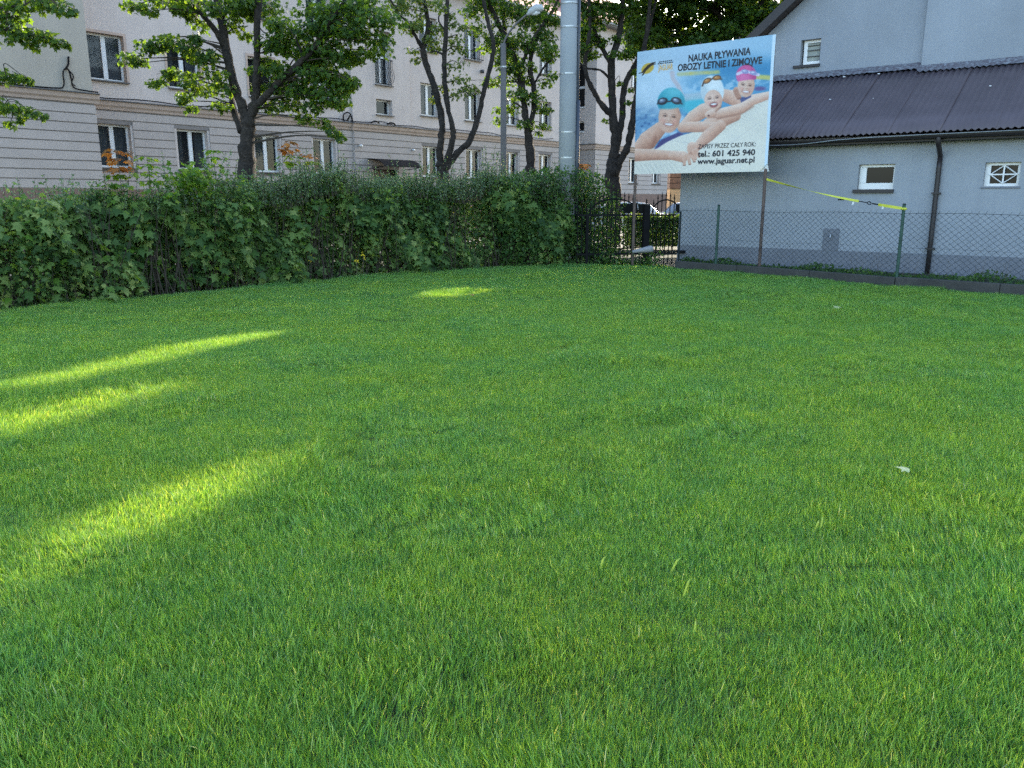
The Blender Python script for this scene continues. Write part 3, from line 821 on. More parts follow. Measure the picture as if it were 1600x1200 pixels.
MB().box(0, PIL - .08, -.018, .018, .28, .32).build('rail', MT['black_iron'], IF); MB().box(PIL + .08, IL, -.018, .018, .27, .31).build('rail', MT['black_iron'], IF)
MB().box(0, PIL - .08, -.016, .016, 1.20, 1.24).build('rail', MT['black_iron'], IF); MB().box(PIL + .08, IL, -.016, .016, 1.20, 1.24).build('rail', MT['black_iron'], IF)
for c, hw in ((ipx(1043), .36), (ipx(960), .62)):
    pts = [(c - hw + 2 * hw * k / 24, 0, arch(c - hw + 2 * hw * k / 24 + 1e-6)) for k in range(25)]
    pts = [p for p in pts if -.02 < p[0] < IL]
    MB().tube(pts, .017, 6).build('arched_rail', MT['black_iron'], IF)
o = MB().box(PIL - .075, PIL + .075, -.075, .075, -.05, 1.46).build('pillar', MT['black_iron'], IF, bevel=.006)
MB().box(PIL - .09, PIL + .09, -.09, .09, 1.462, 1.49).build('pillar_cap', MT['dark_trim'], o); MB().tube([(PIL, 0, 1.49), (PIL, 0, 1.60)], .018, 6).build('pin', MT['black_iron'], o)
MB().box(IL - .3, IL - .24, -.03, .03, -.05, 1.2).build('support_post', MT['black_iron'], IF)

# grey tapered pipe end lying on plants in front of the iron fence
p0, p1 = at(988, 393.5, 19.6), at(1021, 388.5, 19.6)
pts = [p0 + (p1 - p0) * t for t in (0, .3, .6, .8, .93, 1)]
pp = MB().tube(pts, [.035, .05, .07, .085, .08, .05], 10).build('grey_pipe', MT['pipe_grey'], smooth=True)
tag(pp, 'pale grey tapered pipe lying across the foot of the iron fence', 'pipe')

# ------------------------------------------------------------------ billboard
BB0 = np.array([2.875, 19.80]); BB1 = np.array([5.385, 17.74]); BW = np.linalg.norm(BB1 - BB0); BZ0, BZ1 = 2.17, 4.875
BA = math.atan2(*(BB1 - BB0)[::-1])
BB = empty('billboard', (BB0[0], BB0[1], 0), BA); tag(BB, 'swimming school banner with three children in swim caps on two rusty poles', 'billboard')
MB().tube([(BW - .06, .075, -.05), (BW - .06, .075, 4.84)], .035, 10).build('pole', MT['rust'], BB)
MB().tube([(.0, .075, -.05), (.0, .075, 4.84)], .035, 10).build('pole', MT['rust'], BB)
for z in (2.25, 3.5, 4.78): MB().box(-.02, BW - .03, .055, .085 - .05 + .03, z - .02, z + .02).build('frame_rail', MT['rust'], BB)
for x in (.78, 1.55, 2.45): MB().tube([(x, -.004, 4.87), (x, .02, 4.91), (x, .06, 4.88)], .012, 5).build('hook', MT['rust'], BB)

# --- the print, worked out point by point on the banner
Q = [(163, 212), (1085, 100), (1035, 1015), (140, 1035)]          # banner corners in the enlarged photo
W_ = [(0, BZ1), (BW, BZ1), (BW, BZ0), (0, BZ0)]
A_ = []; b_ = []
for (u, v), (x, y) in zip(W_, Q):
    A_.append([u, v, 1, 0, 0, 0, -u * x, -v * x]); b_.append(x); A_.append([0, 0, 0, u, v, 1, -u * y, -v * y]); b_.append(y)
hh = np.append(np.linalg.solve(np.array(A_), np.array(b_)), 1).reshape(3, 3); HI = np.linalg.inv(hh)
def board(x, y):
    q = HI @ np.array([x, y, 1.0]); return q[0] / q[2], q[1] / q[2]
NX, NZ = 330, 280
uu, vv = np.meshgrid(np.linspace(0, BW, NX), np.linspace(BZ0, BZ1, NZ))
den = hh[2, 0] * uu + hh[2, 1] * vv + 1
PX = (hh[0, 0] * uu + hh[0, 1] * vv + hh[0, 2]) / den; PY = (hh[1, 0] * uu + hh[1, 1] * vv + hh[1, 2]) / den
def vnoise(sx, sy, seed, ang=0):
    r = np.random.default_rng(seed); g = r.uniform(0, 1, (64, 64))
    ca, sa = cos(ang), sin(ang); a = (PX * ca + PY * sa) / sx; b = (-PX * sa + PY * ca) / sy
    i, j = np.floor(a).astype(int), np.floor(b).astype(int); fa, fb = a - i, b - j
    fa, fb = fa * fa * (3 - 2 * fa), fb * fb * (3 - 2 * fb)
    G = lambda p, q: g[p % 64, q % 64]
    return (G(i, j) * (1 - fa) + G(i + 1, j) * fa) * (1 - fb) + (G(i, j + 1) * (1 - fa) + G(i + 1, j + 1) * fa) * fb
IMG = np.zeros((NZ, NX, 3))
sst = lambda e0, e1, x: (lambda t: t * t * (3 - 2 * t))(np.clip((x - e0) / (e1 - e0), 0, 1))
def paint(mask, col):
    global IMG
    c = np.array(col, float) / 255 if not isinstance(col, np.ndarray) or col.ndim == 1 else col
    IMG = IMG * (1 - mask[..., None]) + c * mask[..., None]
def ell(cx, cy, rx, ry, ang=0, soft=.08):
    a = radians(ang); x, y = PX - cx, PY - cy; X_, Y_ = x * cos(a) + y * sin(a), -x * sin(a) + y * cos(a)
    return 1 - sst(1 - soft, 1 + soft, np.sqrt((X_ / rx) ** 2 + (Y_ / ry) ** 2))
def stroke(pts, w, soft=3.0):
    if not hasattr(w, '__len__'): w = [w] * len(pts)
    best = np.full(PX.shape, 1e9)
    for (x0, y0), (x1, y1), w0, w1 in zip(pts, pts[1:], w, w[1:]):
        dx, dy = x1 - x0, y1 - y0; t = np.clip(((PX - x0) * dx + (PY - y0) * dy) / (dx * dx + dy * dy), 0, 1)
        d = np.hypot(PX - x0 - t * dx, PY - y0 - t * dy) - (w0 + (w1 - w0) * t); best = np.minimum(best, d)
    return 1 - sst(-soft, soft, best)
def polym(pts, soft=3.0):
    ins = poly_in(PX, PY, pts); best = np.full(PX.shape, 1e9)
    for (x0, y0), (x1, y1) in zip(pts, pts[1:] + pts[:1]):
        dx, dy = x1 - x0, y1 - y0; t = np.clip(((PX - x0) * dx + (PY - y0) * dy) / (dx * dx + dy * dy), 0, 1); best = np.minimum(best, np.hypot(PX - x0 - t * dx, PY - y0 - t * dy))
    d = np.where(ins, -best, best); return 1 - sst(-soft, soft, d)
N1 = vnoise(60, 38, 1, -.3) * .6 + vnoise(26, 16, 2, -.3) * .4
paint(np.ones(PX.shape), (176, 206, 226))
paint(sst(480, 760, PX) * sst(180, 330, PY), (58, 142, 190))
paint(sst(560, 1000, PX) * (1 - sst(190, 300, PY)) * .35, (120, 180, 212))
paint(sst(380, 470, PX) * sst(330, 420, PY) * .8, (88, 160, 200))
paint(ell(300, 440, 190, 150, 0, .5) * (.55 + .45 * N1), (205, 228, 242))
paint(sst(520, 700, PY) * (1 - sst(430, 600, PX)), (104, 156, 196))
paint(sst(.5, .72, N1) * sst(430, 620, PY) * (1 - sst(480, 620, PX)) * .85, (190, 218, 236))
paint((1 - sst(.25, .42, N1)) * sst(560, 680, PY) * (1 - sst(460, 600, PX)) * .8, (52, 96, 150))
paint(sst(.45, .75, N1) * sst(370, 400, PY) * (1 - sst(470, 520, PY)) * sst(430, 480, PX) * .75, (176, 212, 232))
paint(ell(545, 560, 85, 60, -10, .5) * .9, (62, 190, 208))
paint(stroke([(440, 362), (560, 355), (700, 348)], 12, 8) * (.5 + .5 * vnoise(14, 30, 3)), (205, 200, 120)); paint(stroke([(945, 380), (1045, 388)], 15, 8) * .9, (214, 206, 110))
paint(ell(980, 460, 40, 14, 0, .5) * .8, (110, 70, 130))
DECK = [(138, 1040), (140, 905), (280, 858), (420, 785), (560, 745), (720, 720), (800, 650), (930, 560), (1075, 500), (1075, 1040)]
paint(polym(DECK, 4), (240, 234, 218))
dn = vnoise(90, 60, 5); paint(polym(DECK, 4) * dn * .35, (212, 212, 206))
for k in range(30):
    x0 = 560 + k * 17; y0 = 812 - k * 12.2 + 3 * sin(k)
    paint(stroke([(x0, y0), (x0 + 60, y0 + 34)], 1.6, 2) * .35, (150, 150, 140))
    if k < 17: paint(stroke([(560 + k * 13, 838 - k * 10), (570 + k * 13, 850 - k * 10)], 3, 2) * .8, (110, 100, 85))
for k in range(9): paint(stroke([(145 + k * 34, 962 + k * 1.5), (185 + k * 34, 1028)], 3, 3) * .3, (165, 172, 170))
paint(stroke([(330, 800), (560, 830), (820, 1020)], 1.5, 2) * .4, (165, 168, 180)); paint(stroke([(520, 1010), (740, 860), (1040, 640)], 1.5, 2) * .3, (165, 168, 180))
paint(polym([(280, 865), (330, 800), (440, 752), (480, 762), (370, 815), (300, 860)], 5), (66, 62, 120))
SK, SKD, SKL = np.array((220, 170, 145)), np.array((150, 94, 74)), np.array((246, 216, 198))
N2 = vnoise(22, 22, 8) * .5 + vnoise(9, 9, 9) * .5
def tone(t):
    """skin tone from light (0) to dark (1)"""
    t = np.clip(t + (N2 - .5) * .16, 0, 1)[..., None]
    return np.where(t < .5, SKL + (SK - SKL) * t * 2, SK + (SKD - SK) * (t - .5) * 2) / 255
def paintc(mask, col3):
    global IMG
    IMG = IMG * (1 - mask[..., None]) + col3 * mask[..., None]
def limb(pts, w, dark=0.0, soft=4.0):
    best = np.full(PX.shape, 1e9); side = np.zeros(PX.shape)
    for (x0, y0), (x1, y1), w0, w1 in zip(pts, pts[1:], w, w[1:]):
        dx, dy = x1 - x0, y1 - y0; l2 = dx * dx + dy * dy; t = np.clip(((PX - x0) * dx + (PY - y0) * dy) / l2, 0, 1); ww = w0 + (w1 - w0) * t
        ox, oy = PX - x0 - t * dx, PY - y0 - t * dy; d = np.hypot(ox, oy) - ww; sd = (oy + .25 * ox) / ww
        m_ = d < best; side = np.where(m_, sd, side); best = np.where(m_, d, best)
    paintc(1 - sst(-soft, soft, best), tone(.42 + .34 * side + dark))
def face(cx, cy, rx, ry, ang=0, dark=0.0):
    a = radians(ang); x, y = PX - cx, PY - cy; u_, v_ = (x * cos(a) + y * sin(a)) / rx, (-x * sin(a) + y * cos(a)) / ry
    paintc(1 - sst(.93, 1.06, np.hypot(u_, v_)), tone(.26 + .20 * u_ ** 2 + .16 * v_ ** 2 + .16 * u_ + .05 * v_ + dark))
def features(cx, cy, w, h, ang, mouth, open_=0.0):
    """soft eyes, brows, nose and smile on a face of half width w, half height h"""
    ca, sa = cos(radians(ang)), sin(radians(ang)); L_ = lambda u, v: (cx + (u * ca - v * sa) * w, cy + (u * sa + v * ca) * h)
    for sg in (-1, 1):
        ex, ey = L_(.42 * sg, -.12); paint(ell(ex, ey, .25 * w, .10 * h, ang, .5) * .45, SKD); paint(ell(ex, ey, .15 * w, .055 * h, ang, .4) * .9, (66, 46, 46)); paint(ell(ex - .03 * w, ey - .01 * h, .04 * w, .02 * h, 0, .5) * .7, (230, 225, 225))
        paint(stroke([L_(.65 * sg, -.24), L_(.42 * sg, -.30), L_(.20 * sg, -.26)], [1.5, 3, 1.5], 3) * .55, (112, 76, 64))
        ex, ey = L_(.55 * sg, .25); paint(ell(ex, ey, .22 * w, .16 * h, ang, .8) * .35, (232, 150, 140))
        paint(stroke([L_(.25 * sg, .18), L_(.50 * sg, .42), L_(.48 * sg, .55)], 1.6, 4) * .45, SKD)
    paint(stroke([L_(.06, -.1), L_(.10, .14)], 2.5, 5) * .3, SKD); paint(stroke([L_(-.12, .2), L_(.02, .23), L_(.16, .2)], 2.2, 3) * .5, SKD); paint(ell(*L_(-.02, .10), .07 * w, .12 * h, ang, .8) * .5, SKL)
    mx, my = L_(0, .50)
    paint(ell(mx, my, .46 * w, (.13 + open_) * h, ang, .25) * .9, (166, 92, 88))
    paint(ell(mx, my - .01 * h, .38 * w, (.085 + open_ * .8) * h, ang, .25), (96, 40, 44) if open_ else (246, 240, 238)); 
    if open_: paint(ell(mx, my - .55 * open_ * h, .36 * w, .08 * h, ang, .25), (248, 244, 242)); paint(ell(mx, my + .7 * open_ * h, .25 * w, .06 * h, ang, .5), (206, 116, 116))
    paint(stroke([L_(-.28, .70), L_(0, .75), L_(.28, .70)], 2, 4) * .35, SKD)
paint(stroke([(396, 355), (402, 392), (438, 440), (462, 492)], [17, 14, 15, 12], 7) * .7, (206, 188, 190)); paint(stroke([(470, 520), (600, 505)], 24, 12) * .7, (200, 200, 208))
# girl in pink cap
limb([(735, 500), (800, 520), (860, 560)], [40, 50, 34]); limb([(930, 525), (1062, 500)], [26, 24], -.15)
paint(polym([(845, 520), (925, 505), (905, 560), (860, 560)], 5), (74, 82, 132)); limb([(825, 470), (840, 515)], [22, 18], .3)
face(890, 438, 56, 80, 6, -.08); features(890, 445, 56, 72, 6, 0)
paint(stroke([(862, 330), (893, 306), (922, 312)], 12, 4), (40, 38, 60))
PINK = ell(890, 372, 68, 70, 10) * (1 - sst(396, 408, PY + .12 * (PX - 890) - .0012 * (PX - 890) ** 2)); paint(PINK, (218, 92, 156)); paint(PINK * ell(870, 385, 40, 26, 0, .9) * .5, (246, 150, 200)); paint(PINK * ell(945, 380, 22, 50, 0, .8) * .4, (170, 52, 120))
paint(stroke([(832, 362), (880, 342), (970, 368)], 10, 4), (222, 216, 238))
for cx, cy in ((882, 346), (938, 356)): paint(ell(cx, cy, 24, 15, 12, .2), (158, 160, 206)); paint(ell(cx - 5, cy - 4, 10, 5, 0, .5), (222, 224, 244))
# boy in white cap
limb([(610, 605), (540, 650), (490, 690)], [48, 44, 30], -.05); limb([(650, 705), (820, 640)], [52, 36], .05)
limb([(1045, 505), (930, 545), (860, 590), (700, 628), (655, 630)], [24, 28, 34, 30, 26], -.12); paint(stroke([(700, 662), (860, 628), (940, 580)], 5, 7) * .55, SKD)
WC = ell(664, 472, 78, 102, -8); paint(WC, (222, 234, 236)); paint(WC * ell(604, 500, 34, 90, -8, .8) * .5, (168, 190, 202)); paint(WC * ell(680, 430, 40, 34, 0, .8) * .6, (244, 250, 250))
face(672, 540, 60, 74, -6, -.10); features(672, 532, 60, 72, -6, 0, .12)
paint(stroke([(597, 440), (606, 415), (640, 398)], 5, 4), (66, 58, 56)); paint(stroke([(640, 400), (665, 392), (725, 395)], 5, 4), (74, 64, 60))
for cx, cy, an in ((628, 406, -28), (692, 386, -10)): paint(ell(cx, cy, 29, 17, an, .15), (88, 60, 44)); paint(ell(cx, cy, 22, 11, an, .3), (190, 124, 64)); paint(ell(cx - 6, cy - 4, 8, 4, an, .5), (230, 180, 120))
limb([(640, 634), (672, 622)], [24, 26], -.1); paint(ell(642, 640, 7, 6, 0, .4), (100, 54, 58)); paint(stroke([(725, 580), (690, 612)], 5, 6) * .6, SKD)
# boy in teal cap
limb([(470, 718), (600, 714), (700, 722)], [36, 36, 38], .0)
limb([(722, 706), (640, 775), (556, 862)], [36, 42, 26], .05)
limb([(315, 728), (235, 805), (160, 856)], [46, 64, 34], .10); paint(stroke([(285, 790), (268, 850)], 12, 14) * .5, SKD)
limb([(128, 905), (260, 902), (400, 907)], [44, 38, 30], .04)
paint(ell(436, 640, 24, 32, 0, .3) * .9, (204, 152, 134)); face(380, 650, 74, 106, 6, .04); features(380, 655, 72, 88, 6, 0)
TC = ell(392, 548, 92, 96, 4) * (1 - sst(584, 604, PY + .06 * (PX - 392) + .0014 * (PX - 385) ** 2)); paint(TC, (58, 172, 190)); paint(TC * ell(410, 480, 56, 32, 0, .9) * .5, (140, 218, 226)); paint(TC * ell(310, 570, 30, 60, 10, .8) * .45, (30, 130, 156)); paint(TC * ell(470, 560, 24, 60, 0, .8) * .4, (34, 138, 160))
paint(stroke([(300, 560), (325, 542), (380, 545), (420, 535), (465, 560)], 5, 4), (44, 52, 66))
for cx, cy, an in ((335, 543, -14), (428, 540, 16)): paint(ell(cx, cy, 36, 24, an, .15), (34, 38, 50)); paint(ell(cx - 4, cy - 4, 22, 13, an, .4), (110, 130, 156)); paint(ell(cx - 8, cy - 8, 9, 5, an, .5), (190, 208, 224))
# hands on the pool edge
limb([(410, 908), (470, 916)], [32, 38], -.05)
for a, b in (((480, 910), (484, 968)), ((505, 905), (522, 962)), ((520, 890), (552, 945)), ((515, 870), (560, 915))): limb([a, b], [15, 9], -.05, 3); paint(stroke([(b[0] - 12, b[1] - 20), (b[0] - 10, b[1] + 6)], 2, 3) * .5, SKD); paint(stroke([(b[0] - 7, b[1] + 8), (b[0] + 5, b[1] + 6)], 3, 3) * .7, (120, 70, 66))
limb([(535, 850), (540, 872)], [34, 32], .0)
for a, b in (((545, 880), (560, 930)), ((560, 870), (582, 915))): limb([a, b], [13, 9], .02, 3)
IMG = np.clip(IMG * (1 + (vnoise(7, 7, 21)[..., None] - .5) * .06), 0, 1) * .97 + .02
paint(ell(232, 322, 46, 32, -32), (206, 176, 70))
for pts, w in (([(172, 355), (196, 350), (215, 330)], [2.5, 4, 7]), ([(212, 335), (240, 308), (268, 288)], [9, 10, 7]), ([(215, 335), (205, 358), (196, 368)], [6, 4, 3]), ([(262, 290), (284, 282)], [5, 3]), ([(255, 300), (286, 292)], [5, 2.5])):
    paint(stroke(pts, w, 2), (44, 32, 20))
paint(sst(1015, 1022, PX + (PY - 990) * .055 - 0) * sst(1010, 1022, PX + PY * .054 - 0) * 0, (0, 0, 0))
paint(sst(1062, 1066, PX + (PY - 100) * .052), (214, 234, 246))
paint(sst(2.0, 0.0, np.abs(PY - 212 + (PX - 163) * .1215)) * .6, (150, 170, 180)) if False else None
rgba = np.concatenate([lin(np.clip(IMG, 0, 1)) * .64, np.ones((NZ, NX, 1))], -1).reshape(-1, 4)
def wave(x, z):
    return .012 * np.sin(x * 2.1 + z * .8) + .006 * np.sin(x * 5.3 - z * 2.2 + 1) + .005 * np.sin(z * 6.1 + x)
cut = np.zeros(uu.shape)
yy = wave(uu, vv) - .005
c_ = np.clip((uu - (BW - .16)) / .16 + (BZ0 + .16 - vv) / .16 - 1, 0, 1)      # lower right corner pulled back
yy = yy + c_ * .10
zz = vv + c_ * .05; xx = uu - c_ * .06
V = np.stack([xx, yy, zz], -1).reshape(-1, 3)
i = np.arange(NZ - 1)[:, None] * NX + np.arange(NX - 1)[None]
m, nt, p = mat_new('banner_print')
a_ = nt.nodes.new('ShaderNodeAttribute'); a_.attribute_name = 'print'
nt.links.new(a_.outputs['Color'], p.inputs['Base Color']); p.inputs['Roughness'].default_value = .45; p.inputs['Specular IOR Level'].default_value = .3
ban = npmesh('banner', V, np.stack([i, i + 1, i + 1 + NX, i + NX], -1).reshape(-1, 4), m, BB, smooth=True, attrs={'print': rgba})
nb = 40; Vb = []
for z in np.linspace(BZ0, BZ1, 20):
    for x in np.linspace(0, BW, nb): Vb.append((x, float(wave(x, z)) + .003 + float(max(0, min(1, (x - (BW - .16)) / .16 + (BZ0 + .16 - z) / .16 - 1))) * .1, z))
i = np.arange(19)[:, None] * nb + np.arange(nb - 1)[None]
npmesh('banner_backing', Vb, np.stack([i, i + nb, i + nb + 1, i + 1], -1).reshape(-1, 4), MT['white_tag'], BB, smooth=True)
ink = surf('ink', (.018, .02, .03), .5, .05, spec=.3); inky = surf('ink_yellow', (.72, .42, .06), .5, .05); inkw = surf('ink_white', (.7, .75, .78), .5, .05)
def lettering(txt, p0, p1, cap, mat=ink, bold=.03, dy=-.010, parent=ban):
    """flat print from p0 to p1 (enlarged-photo coordinates of the base line), cap height in the same units"""
    cu = bpy.data.curves.new('lettering', 'FONT'); cu.body = txt; cu.size = 1.0; cu.offset = bold; cu.resolution_u = 3
    o = bpy.data.objects.new('lettering', cu); COL.objects.link(o)
    bpy.context.view_layer.update()
    dg = bpy.context.evaluated_depsgraph_get()
    me = bpy.data.meshes.new_from_object(o.evaluated_get(dg)); bpy.data.objects.remove(o)
    n = len(me.vertices); co = np.empty(n * 3, dtype=np.float32); me.vertices.foreach_get('co', co); co = co.reshape(-1, 3)
    (u0, v0), (u1, v1) = board(*p0), board(*p1); _, vt = board(p0[0], p0[1] - cap)
    x0, x1 = co[:, 0].min(), co[:, 0].max(); capb = .729
    t = (co[:, 0] - x0) / (x1 - x0)
    X_ = u0 + (u1 - u0) * t; Z_ = v0 + (v1 - v0) * t + co[:, 1] / capb * (vt - v0)
    out = np.stack([X_, wave(X_, Z_) + dy, Z_], -1).astype(np.float32)
    me.vertices.foreach_set('co', out.ravel()); me.update(); me.materials.clear(); me.materials.append(mat)
    me.name = 'lettering'
    return put(bpy.data.objects.new('lettering', me), parent)
lettering('NAUKA PŁYWANIA', (505, 279), (920, 232), 47)
lettering('OBOZY LETNIE I ZIMOWE', (433, 340), (995, 293), 45)
lettering('ZAPISY PRZEZ CAŁY ROK:', (576, 863), (957, 846), 31, bold=.008)
lettering('tel.: 601 425 940', (573, 917), (955, 904), 39)
lettering('www.jaguar.net.pl', (571, 966), (952, 954), 38)
lettering('JAGUAR', (300, 340), (404, 330), 44, inkw, bold=.06, dy=-.008)
lettering('JAGUAR', (303, 338), (401, 328), 40, inky, bold=.012, dy=-.012)
for a, b in (((306, 280), (398, 268)), ((300, 292), (404, 280))):
    for k in range(7):
        q0 = np.array(a) + (np.array(b) - a) * (k + .1) / 7; q1 = np.array(a) + (np.array(b) - a) * (k + .85) / 7
        (ua, va), (ub, vb) = board(*q0), board(*q1)
        if k == 0: lb = MB()
        lb.quad((ua, wave(ua, va) - .009, va - .012), (ub, wave(ub, vb) - .009, vb - .012), (ub, wave(ub, vb) - .009, vb + .010), (ua, wave(ua, va) - .009, va + .010))
    lb.build('small_print', ink, ban)

# yellow ratchet strap from billboard pole to fence post
pa = np.array([BB0[0] + cos(BA) * (BW - .06) - sin(BA) * .04, BB0[1] + sin(BA) * (BW - .06) + cos(BA) * .04, 0]); za = 1.6 - (281 - 311) / 1303 * 17.8
A0 = np.array([pa[0] + .03, pa[1] - .05, za]); A1 = np.array([7.22, 15.28, 1.6 - (326 - 311) / 1303 * 15.3])
ST = empty('tie_strap', tuple(A0)); tag(ST, 'yellow ratchet strap stretched from the banner pole to the fence post', 'strap')
def ribbon(t0, t1, tw0, tw1, w0=.022, n=24):
    d = A1 - A0; dn_ = d / np.linalg.norm(d); side = np.cross(dn_, (0, 0, 1)); side /= np.linalg.norm(side); up = np.cross(side, dn_); vs = []
    for k in range(n):
        t = t0 + (t1 - t0) * k / (n - 1); a = tw0 + (tw1 - tw0) * k / (n - 1)
        c = d * t; c = c + np.array([0, 0, -.05 * sin(pi * t)]); e = up * cos(a) + side * sin(a)
        for q in (-1, 1): vs.append(c + e * w0 * q)
    o = MB().add(vs, [(2 * k, 2 * k + 1, 2 * k + 3, 2 * k + 2) for k in range(n - 1)]).build('webbing', MT['strap'], ST)
    sm = o.modifiers.new('t', 'SOLIDIFY'); sm.thickness = .003
ribbon(0, .70, .1, 2.9); ribbon(.83, 1.0, .2, -.3, .026)
d = A1 - A0; P = lambda t: d * t + np.array([0, 0, -.05 * sin(pi * t)])
MB().tube([P(.70), P(.76)], .008, 6).build('hook', MT['black_iron'], ST)
MB().tube([P(.77) + np.array([0, 0, .025 * sin(a)]) + d / np.linalg.norm(d) * .04 * cos(a) for a in np.linspace(0, 2 * pi, 12)], .009, 6).build('ratchet', MT['black_iron'], ST)
MB().tube([P(.79), P(.83)], .012, 6).build('hook', MT['black_iron'], ST)
for t, z in ((.66, .09), (.86, .07)):
    c = P(t); MB().prism([(c[0] - .02, c[1], c[2] - z), (c[0] + .02, c[1], c[2] - z + .01), (c[0] + .03, c[1], c[2] - z + .065), (c[0] - .005, c[1], c[2] - z + .06)], (0, -.002, 0), (0, .002, 0)).build('care_tag', MT['white_tag'], ST)
c = P(.58); MB().box(c[0] - .07, c[0] + .06, c[1] - .004, c[1] + .004, c[2] - .045, c[2] - .02).build('loose_end', MT['black_iron'], ST)
MB().tube([np.array([7.22, 15.32, A1[2]]) - A0 + np.array([.038 * cos(a), .038 * sin(a), 0]) for a in np.linspace(0, 2 * pi, 16)], .02, 6).build('wrap', MT['strap'], ST)

# ------------------------------------------------------------------ utility pole and street lamp
px_, py_ = 1.345, 20.5
UP = empty('utility_pole', (px_, py_, 0)); tag(UP, 'thick round concrete utility pole rising out of the hedge', 'pole')
MB().tube([(0, 0, -.05), (0, 0, 4), (0, 0, 9.5)], [.215, .208, .19], 28).build('shaft', MT['concrete_pole'], UP, smooth=True)
for y in (4, 41.5, 115, 207, 247):
    z = EYE + (311 - y) / 1303 * 20.1 * 1.0
    z = at(885, y, py_ - .2)[2]
    MB().tube([(0, 0, z), (0, 0, z + .03)], .2155, 28, cap=True).build('steel_band', MT['steel'], UP, smooth=False)
cn = np.array([.225, -.07])
MB().tube([(cn[0], cn[1], 1.3), (cn[0], cn[1], 9)], .035, 10).build('conduit', MT['conduit'], UP, smooth=True)
MB().tube([(cn[0] + .01, cn[1], 1.2), (cn[0] + .01, cn[1], 3.9)], .052, 10).build('cable_guard', MT['conduit'], UP, smooth=True)
MB().box(-.1, .1, -.235, -.2, 2.55, 2.75).build('number_plate', MT['concrete_pole'], UP) if False else None

lx, ly = (787 - 800) / 1303 * 24.6, 24.6
SL = empty('street_lamp', (lx, ly, 0)); tag(SL, 'old grey street lamp post among the trees with a curved arm', 'street lamp')
MB().tube([(0, 0, -.05), (0, 0, 5.9)], [.10, .078], 14).build('post', MT['lamp_pole'], SL, smooth=True)
MB().tube([(0, 0, 5.25), (0, 0, 5.29)], .095, 14).build('band', MT['steel'], SL)
MB().tube(smooth_line([(0, 0, 5.6), (.05, -.02, 6.0), (.35, -.1, 6.38), (.72, -.2, 6.66)], 5), .028, 8).build('arm', MT['lamp_pole'], SL, smooth=True)
hd = MB().tube([(.66, -.2, 6.61), (.76, -.21, 6.68), (.92, -.24, 6.77), (1.06, -.27, 6.77), (1.12, -.28, 6.74)], [.03, .09, .12, .10, .03], 12).build('lamp_head', MT['lamp_head'], SL, smooth=True)
MB().tube([(.80, -.22, 6.63), (.92, -.24, 6.66), (1.02, -.26, 6.68)], [.04, .08, .04], 10).build('lens', MT['pvc'], hd, smooth=True)

